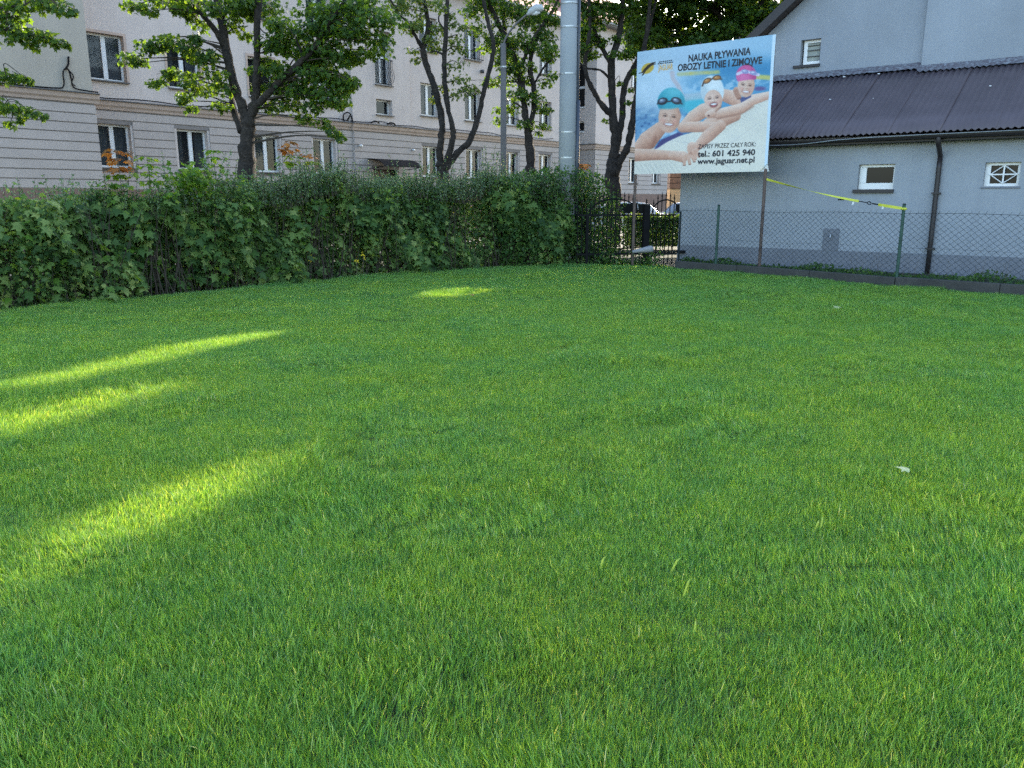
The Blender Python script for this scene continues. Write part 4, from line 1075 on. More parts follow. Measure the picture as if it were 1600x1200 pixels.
# ------------------------------------------------------------------ parked cars behind the iron fence
def car(name, x, y, rz, paint, label):
    t = empty(name, (x, y, 0), rz); tag(t, label, 'car', 'cars parked along the street beyond the iron fence')
    # stations along the length: x, z bottom, z belt, z top, half width bottom, half width top
    st = [(-2.05, .42, .78, .80, .70, .64), (-1.95, .30, .92, .95, .80, .70), (-1.55, .25, .95, 1.32, .84, .60), (-.9, .22, .95, 1.46, .85, .58), (0, .22, .94, 1.48, .85, .58), (.55, .22, .93, 1.40, .85, .57), (1.0, .24, .92, 1.0, .85, .66), (1.7, .26, .84, .88, .82, .66), (2.0, .32, .70, .74, .74, .62), (2.08, .42, .60, .62, .66, .58)]
    vs = []; n = 8
    for sx, zb, zl, zt, wb, wt in st:
        vs += [(sx, -wb * .92, zb), (sx, -wb, (zb + zl) / 2), (sx, -wb * .97, zl), (sx, -wt, zt), (sx, wt, zt), (sx, wb * .97, zl), (sx, wb, (zb + zl) / 2), (sx, wb * .92, zb)]
    fs = []
    for a in range(len(st) - 1):
        for k in range(n):
            k2 = (k + 1) % n; fs.append((a * n + k, (a + 1) * n + k, (a + 1) * n + k2, a * n + k2))
    fs += [tuple(range(n)), tuple((len(st) - 1) * n + k for k in range(n))[::-1]]
    body = MB().add(vs, fs).build('body', paint, t, smooth=True, bevel=.02)
    def lerp(a, b, f): return np.array(a) + (np.array(b) - np.array(a)) * f
    for sg in (-1, 1):
        for a, b in ((2, 3), (3, 4), (4, 5)):
            A, B = st[a], st[b]; ia, ib = (.14, .03) if a == 2 else ((.03, .03) if a == 3 else (.03, .14))
            q = []
            for s_, f in ((A, ia), (A, 1 - ib), (A, 1 - ib), (A, ia)): pass
            bl = lerp((A[0], sg * A[4] * .97, A[2]), (B[0], sg * B[4] * .97, B[2]), ia); br = lerp((A[0], sg * A[4] * .97, A[2]), (B[0], sg * B[4] * .97, B[2]), 1 - ib)
            tl = lerp((A[0], sg * A[5], A[3]), (B[0], sg * B[5], B[3]), ia); tr_ = lerp((A[0], sg * A[5], A[3]), (B[0], sg * B[5], B[3]), 1 - ib)
            c = [lerp(bl, tl, .08), lerp(br, tr_, .08), lerp(br, tr_, .86), lerp(bl, tl, .86)]
            c = [p + np.array([0, sg * .012, .006]) for p in c]
            MB().add(c, [(0, 1, 2, 3)]).build('side_window', MT['glass_solid'], t)
    for (a, b, nm) in ((5, 6, 'windscreen'), (1, 2, 'rear_window')):
        A, B = st[a], st[b]
        A3, B3 = (A[0], A[5], A[3]), (B[0], B[5], B[3])
        c = [lerp(A3, B3, .1), lerp(A3, B3, .92)]
        q = [(c[0][0], -c[0][1] * .92, c[0][2]), (c[0][0], c[0][1] * .92, c[0][2]), (c[1][0], c[1][1] * .92, c[1][2]), (c[1][0], -c[1][1] * .92, c[1][2])]
        off = np.array([.012 if nm == 'windscreen' else -.012, 0, .012])
        MB().add([np.array(p) + off for p in q], [(0, 1, 2, 3)]).build(nm, MT['glass_solid'], t)
    for wx in (-1.3, 1.35):
        for sg in (-1, 1):
            w = MB().tube([(wx, sg * .70, .31), (wx, sg * .87, .31)], .31, 20).build('wheel', MT['rubber'], t)
            MB().tube([(wx, sg * .85, .31), (wx, sg * .885, .31)], .2, 16).build('rim', MT['steel'], w)
    for sg in (-1, 1):
        MB().box(-2.06, -1.93, sg * .62 - .1, sg * .62 + .1, .72, .88).build('tail_light', MT['red_lamp'], t)
        MB().box(1.93, 2.04, sg * .58 - .12, sg * .58 + .12, .56, .68).build('headlight', MT['pvc'], t)
        MB().box(.72, .86, sg * .88 - .07, sg * .88 + .07, .93, 1.05).build('side_mirror', paint, t)
    return t
car('parked_car', 5.4, 37.0, radians(8), MT['car_white'], 'white car parked behind the left part of the iron fence')
car('parked_car', 8.2, 39.4, radians(172), MT['car_silver'], 'blue-grey car parked nearest the grey building corner')

# ------------------------------------------------------------------ trees
R = np.random.default_rng(5)

def clump(L, c, r, n, size, o=np.zeros(3), flat=.5, shade=0.0, tpl=MAPLE, F=MAPLE_F):
    """leaf spray: layered, leaves facing mostly up"""
    d = R.normal(size=(n, 3)); d /= np.linalg.norm(d, axis=1, keepdims=True); rad = R.uniform(0, 1, (n, 1)) ** .45
    C = np.array(c) + d * rad * np.array([r, r, r * flat])
    k_ = gap_mask(C + o); C, d, n = C[k_], d[k_], int(k_.sum())
    N = R.normal(size=(n, 3)) * .55 + np.array([0, 0, .55]) + d * np.array([.75, .75, .2])
    L.add(C, N, R.uniform(.65, 1.2, n) * size, tpl, F, .3, shade)

def tree(name, label, limbs, D, visible, upper, leaf=.10, base=None, mat='maple', group='maple trees along the street', dens=2.3):
    """limbs: list of ([(px, py, r, depth offset)...]) traced limbs; visible: (px, py, radius m, leaves, depth offset) sprays"""
    b0 = at(limbs[0][0][0], limbs[0][0][1], D)
    root = empty(name, (b0[0], b0[1], 0)); tag(root, label, 'tree', group)
    o = np.array([b0[0], b0[1], 0])
    tr = MB(); skel = []
    for li, lb in enumerate(limbs):
        pts = [at(x, y, D + dd) - o for x, y, r, dd in lb]; rr = [r for _, _, r, _ in lb]
        if li == 0:
            pts = [np.array([pts[0][0], pts[0][1], -.08]), np.array([pts[0][0], pts[0][1], .35])] + pts; rr = [rr[0] * 1.5, rr[0] * 1.12] + rr
        sp = smooth_line(pts, 5); rs = np.interp(np.linspace(0, len(rr) - 1, len(sp)), range(len(rr)), rr)
        sp = [p + R.normal(size=3) * r * .10 for p, r in zip(sp, rs)]
        rs = [r * (1 + .08 * R.normal()) for r in rs]
        tr.tube(sp, rs, 9); skel += [(p, r) for p, r in zip(sp, rs)]
    trunk = tr.build('trunk', MT['bark'], root, smooth=True)
    SP = np.array([p for p, r in skel])
    tw = MB(); L = Leaves()
    cl = [(at(x, y, D + dd) - o, r * 1.2, n) for x, y, r, n, dd in visible] + [(np.array(c) - o, r, n) for c, r, n in upper]
    for c, r, n in cl:
        dist = np.linalg.norm(SP - c, axis=1) + np.maximum(0, SP[:, 2] - c[2]) * 1.5
        k = int(np.argmin(dist)); p0 = SP[k]
        if np.linalg.norm(p0 - c) > .25:
            mid = (p0 + c) / 2 + np.array([0, 0, .12]) + R.normal(size=3) * .08
            rad0 = min(skel[k][1] * .5, .012 + .008 * np.linalg.norm(p0 - c))
            sl = smooth_line([p0, mid, c], 4)
            if gap_clear(np.array(sl) + o): tw.tube(sl, np.linspace(rad0, .006, 9), 5)
        for q in range(max(2, n // 22)):
            e = c + R.normal(size=3) * np.array([r, r, r * .35]) * .6
            if gap_clear(np.array([c, (c + e) / 2, e]) + o): tw.tube([c, (c + e) / 2 + np.array([0, 0, .04]), e], [.007, .005, .003], 4, cap=False)
        clump(L, c, r, int(n * dens), leaf, o)
    tw.build('twigs', MT['twig'], root)['kind'] = 'stuff'
    L.build('crown', MT[mat], root)['kind'] = 'stuff'
    return root

SUNV = np.array([sin(radians(SUN_AZ)) * cos(radians(SUN_EL)), cos(radians(SUN_AZ)) * cos(radians(SUN_EL)), sin(radians(SUN_EL))])
GAPS = []      # openings cut into the crowns to shape the sun patches on the lawn: ground point, radius, share of leaves missing
def gap_line(a, b, n, rad, share=1.0):
    for k in range(n):
        t = (k + .5) / n; x, y = a[0] + (b[0] - a[0]) * t, a[1] + (b[1] - a[1]) * t
        d = ray(x, y); GAPS.append((np.array([0, 0, EYE]) + d * (-EYE / d[2]), rad, share))
gap_line((-60, 622), (130, 592), 6, .28, .6); gap_line((170, 574), (370, 532), 9, .32, .92); gap_line((-80, 695), (150, 638), 8, .34, .9); gap_line((30, 870), (430, 742), 9, .34, .5); gap_line((664, 463), (738, 459), 4, .30, .9); gap_line((380, 690), (640, 625), 7, .30, .35); gap_line((470, 500), (530, 488), 3, .28, .35); gap_line((-60, 960), (100, 880), 3, .2, .6)
def gap_mask(C):
    keep = np.ones(len(C), bool)
    for q, rad, share in GAPS:
        v = C - q; t = v @ SUNV; dd = np.linalg.norm(v - t[:, None] * SUNV, axis=1)
        keep &= ~((dd < rad) & (R.uniform(size=len(C)) < share))
    return keep

def gap_clear(P):
    return bool(gap_mask(np.asarray(P)).all())

def dome(cx, cy, cz, rx, ry, rz, n, r=.75, leaves=45, zmin=None):
    out = []
    while len(out) < n:
        d = R.normal(size=3); d /= np.linalg.norm(d); d *= R.uniform(.35, 1) ** .5
        c = np.array([cx + d[0] * rx, cy + d[1] * ry, cz + d[2] * rz])
        if zmin is not None and c[2] < zmin(c): continue
        out.append((c, r * R.uniform(.7, 1.2), leaves))
    return out
# lowest height that stays above the top of the picture at a point (the photo shows its own sprays below that)
def above(c): return EYE + c[1] * (ray(800, -6)[2] / ray(800, -6)[1]) + .35

T1 = 18.2
extra = lambda n, x0, x1, y0, y1, r, m_, dz: [(R.uniform(x0, x1), R.uniform(y0, y1), R.uniform(.7, 1.2) * r, m_, R.uniform(-dz, dz)) for _ in range(n)]
tree('maple_tree', 'forked maple with low spreading limbs in front of the left half of the block',
     [[(386, 275, .19, 0), (386, 240, .165, 0), (388, 200, .15, 0), (388, 183, .15, 0)],
      [(386, 190, .12, 0), (376, 160, .105, 0), (362, 120, .095, .1), (352, 70, .10, .2), (345, 30, .095, .3), (335, -20, .08, .4), (322, -120, .05, .6)],
      [(388, 188, .12, 0), (398, 160, .085, 0), (402, 120, .075, -.1), (402, 60, .07, -.2), (404, 0, .065, -.3), (408, -120, .045, -.4)],
      [(390, 182, .09, 0), (410, 155, .078, -.2), (440, 125, .070, -.4), (470, 97, .06, -.6), (492, 72, .055, -.7), (515, 35, .04, -.9), (535, 5, .03, -1), (560, -60, .02, -1)],
      [(378, 205, .07, .1), (366, 178, .065, .4), (360, 140, .055, .8)],
      [(352, 75, .07, .2), (335, 45, .055, 0), (315, 22, .05, -.2), (300, 2, .045, -.3), (270, -60, .03, -.5)],
      [(345, 25, .05, .3), (370, 5, .04, .3), (398, 0, .03, .4)],
      [(475, 95, .03, -.6), (468, 75, .025, -.7), (462, 60, .015, -.8)]],
     T1,
     [(205, 92, .28, 40, -.3), (235, 72, .3, 46, -.3), (262, 66, .28, 40, -.3), (290, 75, .28, 40, -.3), (318, 92, .3, 44, -.2), (222, 98, .15, 16, -.3),
      (335, 118, .3, 40, -.2), (350, 140, .28, 34, 0), (318, 140, .25, 30, .2), (290, 152, .2, 24, .2), (300, 170, .15, 14, .2), (345, 165, .22, 26, .1), (285, 158, .14, 12, .2),
      (210, 8, .24, 30, -.4), (232, 18, .2, 24, -.4), (250, -2, .3, 36, -.2), (278, 10, .26, 34, .1), (305, 8, .3, 40, .3), (372, 18, .35, 50, .5), (362, 40, .25, 26, .4), (425, 15, .4, 56, .3), (440, 40, .3, 34, 0),
      (425, 70, .35, 50, -.2), (455, 62, .4, 66, -.4), (490, 45, .42, 70, -.6), (515, 78, .4, 64, -.6), (480, 85, .35, 52, -.4), (530, 50, .42, 66, -.8), (500, 15, .45, 70, -.6), (545, 15, .45, 74, -.9),
      (575, 20, .45, 74, -1), (600, 35, .4, 60, -1.1), (560, 50, .3, 40, -1), (535, 92, .26, 30, -.7), (595, 62, .25, 26, -1), (470, 115, .35, 52, -.4), (500, 115, .35, 52, -.6), (445, 140, .35, 54, -.1),
      (475, 140, .36, 60, -.3), (505, 145, .34, 50, -.5), (535, 135, .28, 34, -.6), (552, 128, .18, 18, -.7), (420, 165, .3, 38, .1), (450, 165, .32, 44, .0), (490, 168, .28, 32, -.3), (530, 158, .25, 28, -.6),
      (475, 185, .22, 22, -.2), (505, 192, .2, 20, -.4), (520, 205, .17, 18, -.5), (532, 216, .13, 12, -.5), (400, 110, .2, 18, .3), (412, 140, .25, 26, .2), (410, 95, .2, 20, .2), (385, 55, .18, 16, .5), (425, 110, .24, 26, -.1)] + extra(22, 425, 590, -5, 110, .3, 40, .8) + extra(8, 440, 545, 110, 175, .25, 30, .5) + extra(8, 215, 345, 60, 140, .2, 22, .4) + extra(10, 290, 430, -8, 40, .28, 34, .6),
     dome(-5.6, 18.4, 8.6, 3.6, 3.0, 2.6, 22, zmin=above), leaf=.098, dens=3.0)

T2 = 22.4
tree('maple_tree', 'thin three-stemmed maple with sparse small leaves left of the street lamp',
     [[(693, 285, .17, 0), (691, 268, .16, 0), (690, 255, .13, 0)],
      [(690, 262, .10, 0), (687, 235, .095, 0), (690, 205, .092, 0), (688, 172, .09, .1), (678, 135, .085, .1), (667, 105, .08, .2), (661, 76, .08, .2), (668, 50, .065, .2), (667, 20, .055, .3), (655, -30, .04, .4)],
      [(661, 78, .05, .2), (650, 58, .045, 0), (636, 35, .035, -.2), (622, 20, .03, -.3), (605, -10, .02, -.4)],
      [(695, 262, .09, 0), (706, 225, .08, -.1), (707, 200, .075, -.1), (700, 168, .07, -.1), (695, 130, .066, -.1), (694, 95, .062, -.1), (696, 60, .058, -.2), (699, 0, .05, -.2), (704, -80, .03, -.3)],
      [(694, 265, .10, 0), (715, 240, .085, .1), (735, 218, .08, .2), (748, 180, .072, .3), (757, 140, .066, .3), (767, 100, .06, .4), (771, 70, .056, .4), (764, 40, .05, .5), (757, 8, .045, .5), (745, -60, .03, .6)],
      [(692, 85, .03, -.1), (680, 80, .02, 0), (672, 82, .015, .1)], [(693, 45, .025, -.1), (685, 30, .02, 0), (692, 12, .015, .2)]],
     T2,
     [(640, 45, .3, 30, .3), (655, 30, .25, 26, .3), (662, 10, .3, 40, .2), (645, 80, .2, 16, .3), (650, 95, .16, 12, .3), (676, 65, .3, 30, .1), (682, 45, .25, 24, .1), (705, 38, .22, 16, 0), (712, 60, .3, 22, -.1), (722, 78, .24, 16, -.1),
      (705, 75, .3, 26, 0), (718, 100, .28, 18, -.1), (705, 105, .2, 14, 0), (722, 125, .3, 20, -.1), (708, 128, .2, 14, 0), (735, 140, .28, 24, 0), (712, 148, .28, 28, .1), (695, 118, .14, 8, .1), (690, 138, .2, 16, .3), (680, 155, .15, 10, .4),
      (617, 8, .35, 44, -.2), (635, 0, .3, 36, .1), (725, 140, .2, 16, .3), (678, 78, .2, 18, .5)] + extra(14, 615, 730, -5, 70, .22, 18, .6),
     dome(-1.2, 22.8, 10.2, 2.6, 2.4, 2.6, 26, leaves=36, zmin=above), leaf=.085, mat='maple_pale')

T3 = 25.5
tree('maple_tree', 'leafy maple with steep forked limbs just left of the concrete pole',
     [[(829, 290, .16, 0), (829, 250, .14, 0), (826, 215, .125, 0), (824, 195, .12, 0)],
      [(824, 200, .11, 0), (819, 165, .1, 0), (812, 120, .1, .1), (803, 88, .09, .1), (793, 66, .08, 0), (778, 35, .07, -.2), (766, 8, .06, -.3), (750, -40, .04, -.4)],
      [(826, 205, .09, 0), (834, 170, .085, .1), (834, 140, .08, .2), (828, 105, .075, .2), (833, 75, .07, .3), (848, 42, .055, .4), (866, 12, .045, .5), (885, -30, .03, .5)],
      [(814, 105, .06, .1), (822, 85, .055, -.1), (832, 62, .04, -.2), (850, 35, .03, -.3)],
      [(795, 70, .06, 0), (788, 40, .055, .2), (787, 5, .05, .3), (790, -60, .03, .4)],
      [(835, 130, .04, .2), (850, 105, .03, .1), (866, 88, .02, 0)]],
     T3,
     [(735, 20, .35, 46, -.3), (745, 45, .35, 46, -.3), (760, 60, .3, 36, -.2), (770, 20, .35, 44, 0), (790, 15, .35, 44, .2), (815, 8, .4, 50, .3), (840, 22, .38, 46, .3), (855, 8, .35, 44, .4), (822, 38, .35, 44, .1), (850, 55, .3, 40, .2),
      (800, 65, .35, 46, -.2), (775, 75, .32, 38, .3), (822, 68, .35, 46, .1), (795, 92, .35, 46, .2), (780, 98, .26, 28, .3), (770, 128, .3, 34, .2), (790, 130, .3, 36, .1), (760, 130, .2, 20, .1), (810, 148, .35, 48, -.2), (838, 155, .32, 40, -.1), (852, 130, .26, 26, .2),
      (858, 90, .26, 28, .1), (862, 118, .24, 22, .1), (800, 170, .28, 32, .1), (848, 172, .26, 28, -.1), (778, 172, .16, 14, .2), (820, 195, .28, 32, -.2), (852, 198, .22, 22, .1), (842, 208, .16, 14, 0), (800, 112, .3, 32, 0), (745, 5, .35, 44, -.2), (866, 30, .26, 30, .4), (818, 100, .25, 28, -.2)] + extra(26, 735, 868, -8, 85, .3, 34, .8) + extra(10, 775, 862, 85, 200, .22, 22, .5),
     dome(.1, 25.8, 10.6, 3.2, 3.0, 3.4, 22, leaves=44, zmin=above), leaf=.10)

T4 = 28.6
tree('maple_tree', 'dark forked maple beside the concrete pole with bare crooked limbs',
     [[(958, 320, .26, 0), (957, 285, .24, 0), (957, 262, .23, 0), (961, 240, .19, 0)],
      [(958, 250, .17, 0), (962, 215, .16, 0), (958, 180, .14, 0), (956, 140, .125, 0), (955, 98, .12, 0), (966, 60, .10, .1), (971, 25, .09, .2), (974, -10, .08, .2), (980, -80, .05, .3)],
      [(958, 182, .11, 0), (944, 168, .10, -.1), (930, 148, .085, -.2), (918, 122, .075, -.3), (914, 100, .07, -.3), (920, 60, .06, -.4), (922, 30, .05, -.4), (918, -30, .03, -.5)],
      [(955, 100, .08, 0), (942, 78, .07, .1), (932, 55, .06, .1), (924, 30, .045, .2)],
      [(956, 128, .045, 0), (948, 118, .04, 0), (936, 109, .038, 0), (918, 107, .035, 0), (904, 98, .03, 0)],
      [(964, 225, .12, 0), (972, 180, .11, .2), (974, 145, .1, .3), (984, 115, .09, .4), (997, 92, .075, .5), (1010, 60, .06, .6), (1025, 0, .04, .6)],
      [(960, 275, .13, 0), (968, 255, .12, -.1), (980, 230, .12, -.2), (987, 200, .115, -.2), (993, 165, .11, -.2), (998, 130, .10, -.2), (1004, 95, .09, -.2), (1012, 40, .07, -.1), (1020, -40, .04, 0)]],
     T4,
     [(908, 10, .35, 46, 0), (915, 32, .38, 50, 0), (925, 18, .35, 46, .2), (908, 55, .35, 44, .1), (918, 45, .3, 36, -.2), (935, 32, .3, 36, .2), (940, 8, .35, 44, .3), (962, 12, .3, 34, .2), (955, 28, .22, 20, .1), (908, 82, .32, 40, .2), (918, 68, .2, 18, .1), (934, 60, .16, 10, .1),
      (960, 62, .25, 26, 0), (985, 55, .25, 24, .3), (990, 75, .3, 38, .3), (980, 88, .22, 22, .3), (1002, 60, .35, 46, .3), (997, 30, .35, 44, .4), (985, 10, .35, 40, .4), (968, 130, .12, 9, 0), (952, 148, .1, 8, 0), (992, 112, .15, 12, .2), (982, 160, .12, 9, .1), (948, 188, .14, 11, 0), (972, 175, .1, 6, .1), (988, 140, .12, 9, 0), (940, 45, .16, 10, .1)] + extra(16, 902, 935, -8, 95, .28, 32, .6) + extra(16, 940, 1005, -8, 85, .24, 26, .6),
     dome(4.6, 29.4, 11.6, 4.2, 3.8, 4.4, 300, r=.7, leaves=60, zmin=above), leaf=.11)

T5 = 31.5
sprays5 = []
for k in range(140):
    x = R.uniform(985, 1228); y = R.uniform(-10, 82 - max(0, x - 1100) * .1)
    sprays5.append((x, y, R.uniform(.35, .6), 58, R.uniform(-1.5, 1.8)))
for k in range(120):  # hidden low sprays added behind banner and gable to shade the gate
    sprays5.append((R.uniform(1015, 1265), R.uniform(100, 195), R.uniform(.4, .6), 50, R.uniform(-1.5, 1.8)))
tree('maple_tree', 'dense dark tree filling the gap behind the banner and the gable',
     [[(1140, 320, .3, 0), (1145, 200, .26, 0), (1152, 110, .24, 0), (1158, 40, .22, 0), (1162, -40, .16, .2), (1165, -160, .08, .3)],
      [(1156, 60, .12, 0), (1120, 20, .09, -.3), (1080, -20, .06, -.5)], [(1150, 110, .1, 0), (1100, 70, .08, .3), (1050, 40, .06, .6), (1015, 20, .04, .8)], [(1158, 40, .1, 0), (1190, 5, .08, .2), (1215, -30, .05, .4)]],
     T5, sprays5, dome(9.6, 32.0, 12.6, 5.6, 4.6, 5.0, 420, r=.7, leaves=60, zmin=above), leaf=.15)
T6 = 36.0  # out-of-view tree, added so its crown shades the near lawn
tree('maple_tree', 'unseen tree added behind the grey gable to shade the near lawn', [[(1290, 305, .3, 0), (1290, 200, .27, 0), (1288, 100, .24, 0), (1286, 0, .2, 0), (1284, -120, .12, 0)]], T6, [], dome(14.2, 35.6, 13.6, 5.6, 5.0, 5.4, 620, r=.75, leaves=60, zmin=above), leaf=.16)

# tree standing left of the frame: only its hanging branches reach the picture
T0 = 15.5
tree('maple_tree', 'maple outside the left edge whose leafy branches hang in beside the bay',
     [[(-170, 330, .2, 0), (-170, 200, .17, 0), (-165, 90, .15, 0), (-160, -20, .12, 0), (-150, -160, .06, 0)],
      [(-166, 120, .07, 0), (-110, 60, .05, -.3), (-50, 25, .035, -.5), (0, 12, .025, -.6), (40, 8, .015, -.6)],
      [(-168, 190, .06, 0), (-110, 150, .045, -.2), (-50, 128, .03, -.4), (10, 118, .018, -.4)], [(-170, 220, .06, 0), (-110, 185, .045, 0), (-50, 170, .03, -.2), (5, 165, .015, -.3)], [(-166, 60, .06, 0), (-100, 40, .045, .1), (-40, 42, .03, .2), (40, 52, .02, .2), (85, 64, .01, .2)]],
     T0,
     [(5, 20, .28, 40, .4), (28, 26, .22, 30, .5), (35, 8, .26, 38, -.5), (65, 8, .2, 26, -.5), (95, 12, .2, 26, -.6), (112, 22, .1, 9, -.6), (12, 44, .25, 34, .2), (40, 52, .24, 34, .2), (68, 58, .22, 28, .2), (92, 68, .16, 16, .2), (52, 70, .16, 14, .2), (30, 60, .2, 20, .2), (105, 70, .08, 7, .2),
      (5, 118, .22, 26, -.4), (28, 122, .16, 16, -.4), (42, 124, .08, 7, -.4), (5, 165, .25, 30, -.3), (28, 172, .22, 24, -.3), (52, 178, .17, 15, -.3), (70, 182, .08, 7, -.3), (15, 195, .12, 9, -.3), (30, 188, .1, 7, -.3), (-30, 20, .3, 40, .2), (-30, 60, .3, 40, .2), (-40, 130, .25, 30, -.2), (-40, 175, .25, 30, -.2), (80, -4, .2, 24, -.4), (10, -4, .3, 40, .3)],
     dome(-10.4, 16.0, 7.6, 3.0, 3.0, 2.6, 70, zmin=above), leaf=.105)

# ------------------------------------------------------------------ low trimmed hedge beyond the iron fence
LH = empty('low_hedge', (5.2, 27.6, 0)); tag(LH, 'low trimmed hedge in front of the parked cars seen through the iron fence', 'hedge')
L = Leaves(); n = 30000
C = np.stack([R.uniform(-1.45, 2.6, n), R.uniform(-.4, .4, n), R.uniform(.08, 1.0, n)], -1)
C[:, 2] = np.where(R.uniform(size=n) < .35, 1.0 + R.normal(size=n) * .05, C[:, 2]); 
L.add(C, R.normal(size=(n, 3)) + np.array([0, -.4, .5]), R.uniform(.045, .08, n), OVAL, OVAL_F)
L.build('foliage', MT['hedge_leaf'], LH)['kind'] = 'stuff'
st = MB()
for k in range(30):
    x, y = R.uniform(-1.4, 2.5), R.uniform(-.2, .2); st.tube([(x, y, -.05), (x + R.normal() * .1, y, .5), (x + R.normal() * .15, y, .95)], [.012, .009, .004], 4)
st.build('stems', MT['twig'], LH)

# ------------------------------------------------------------------ big overgrown hedge
HG = empty('hedge', (-2.3, 17.85, 0)); tag(HG, 'tall overgrown mixed hedge of maple, privet and creeper along the left lawn edge', 'hedge')
HO = np.array([-2.3, 17.85, 0])
seg = [np.array(p) for p in HEDGE]; segl = [np.linalg.norm(b - a) for a, b in zip(seg, seg[1:])]; cum = np.concatenate([[0], np.cumsum(segl)]); HL = cum[-1]
SEG = np.array(seg)
def hpos(s, d):
    """s metres along the hedge front, d metres behind the front -> x, y arrays and tangents"""
    x = np.interp(s, cum, SEG[:, 0]); y = np.interp(s, cum, SEG[:, 1])
    e = .05; tx = np.interp(s + e, cum, SEG[:, 0]) - np.interp(s - e, cum, SEG[:, 0]); ty = np.interp(s + e, cum, SEG[:, 1]) - np.interp(s - e, cum, SEG[:, 1])
    l = np.hypot(tx, ty) + 1e-9; tx, ty = tx / l, ty / l
    return x - ty * d, y + tx * d, tx, ty
tops = R.uniform(-1, 1, 60); lobes = R.uniform(-1, 1, (60, 8))
def htop(s):
    base = np.interp(s, [0, 8.9, 11, 12.5, 15, HL - 5, HL - 1.2, HL], [1.68, 1.70, 1.74, 1.84, 1.95, 2.05, 2.02, 1.75])
    return base - .05 + .13 * np.interp(s * 1.3 % 59, range(60), tops) + .07 * np.sin(s * 5.1 + 1) * np.sin(s * 1.9)
def hfront(s, z):
    """surface relief of the hedge front"""
    f = .16 * np.sin(s * 1.7 + z * 1.3) + .12 * np.sin(s * 3.9 - z * 2.1 + 1) + .07 * np.sin(s * 8.3 + z * 5.0)
    return f * 1.6 + .20 + .25 * np.clip((z - 1.4) / .8, 0, 1) ** 2
S0 = 6.0
L = Leaves(); n = 20000                           # large lobed leaves on the face
s = R.uniform(S0, HL, n); z = R.uniform(.03, 1, n) ** .95 * (htop(s) - .1); d = hfront(s, z) + np.abs(R.normal(size=n)) * .20
x, y, tx, ty = hpos(s, d)
C = np.stack([x, y, z], -1) - HO; out = np.stack([ty, -tx, np.zeros(n)], -1)
keep = R.uniform(size=n) < np.where(z > 1.5, .25, 1.0) * np.clip(.62 + .55 * np.sin(s * 2.3 + z * 3.1 + 2 * np.sin(s * .7)) + .35 * np.sin(s * 6.1 - z * 5.3), .38, 1)
C, out, nn = C[keep], out[keep], keep.sum()
L.add(C, out * .8 + np.array([0, 0, .75]) + R.normal(size=(nn, 3)) * .45, R.uniform(.085, .20, nn) * (.8 + .3 * np.sin(C[:, 0] * 1.9 + C[:, 2] * 2)), MAPLE, MAPLE_F, .35)
L.build('maple_foliage', MT['hedge_leaf'], HG)['kind'] = 'stuff'
L = Leaves(); n = 62000                           # small leaves filling depth and the top
s = R.uniform(S0, HL, n); zz_ = R.uniform(0, 1, n); z = np.where(R.uniform(size=n) < .55, .9 + (htop(s) - .9) * zz_ ** .7, htop(s) * zz_)
d = hfront(s, z) + .04 + R.uniform(0, 1, n) ** 1.6 * 1.1
x, y, tx, ty = hpos(s, d); C = np.stack([x, y, z], -1) - HO; out = np.stack([ty, -tx, np.zeros(n)], -1)
L.add(C, out * .5 + np.array([0, 0, .6]) + R.normal(size=(n, 3)) * .7, R.uniform(.035, .07, n), OVAL, OVAL_F, .2)
L.build('small_foliage', MT['hedge_leaf'], HG)['kind'] = 'stuff'
L = Leaves(); n = 40000                           # shaded leaves deep inside, thick down to the soil
s = R.uniform(S0, HL, n); z = htop(s) * R.uniform(0, 1, n) ** 1.35 * .95; x, y, tx, ty = hpos(s, R.uniform(.55, 1.35, n))
L.add(np.stack([x, y, z], -1) - HO, np.stack([ty, -tx, np.full(n, .5)], -1) + R.normal(size=(n, 3)) * .6, R.uniform(.06, .11, n), OVAL, OVAL_F, .2)
L.build('inner_foliage', MT['hedge_leaf'], HG)['kind'] = 'stuff'
L = Leaves(); n = 20000                           # paler small privet leaves thickening the top
s = R.uniform(S0 + 3, HL, n); keep = R.uniform(size=n) < np.interp(s, [9, 11.5, 13, 15], [.12, .3, .9, 1]); s = s[keep]; n = len(s)
z = htop(s) + .16 - np.abs(R.normal(size=n)) * .28; x, y, tx, ty = hpos(s, np.clip(hfront(s, z), -.1, 1) + R.uniform(-.02, .95, n))
L.add(np.stack([x, y, z], -1) - HO, R.normal(size=(n, 3)) + np.array([0, -.2, .6]), R.uniform(.03, .055, n), LANCE * np.array([1.8, 1]), LANCE_F, .2)
L.build('privet_foliage', MT['privet_leaf'], HG)['kind'] = 'stuff'
L = Leaves(); tw = MB()                           # upright privet shoots along the top
ns = 1500
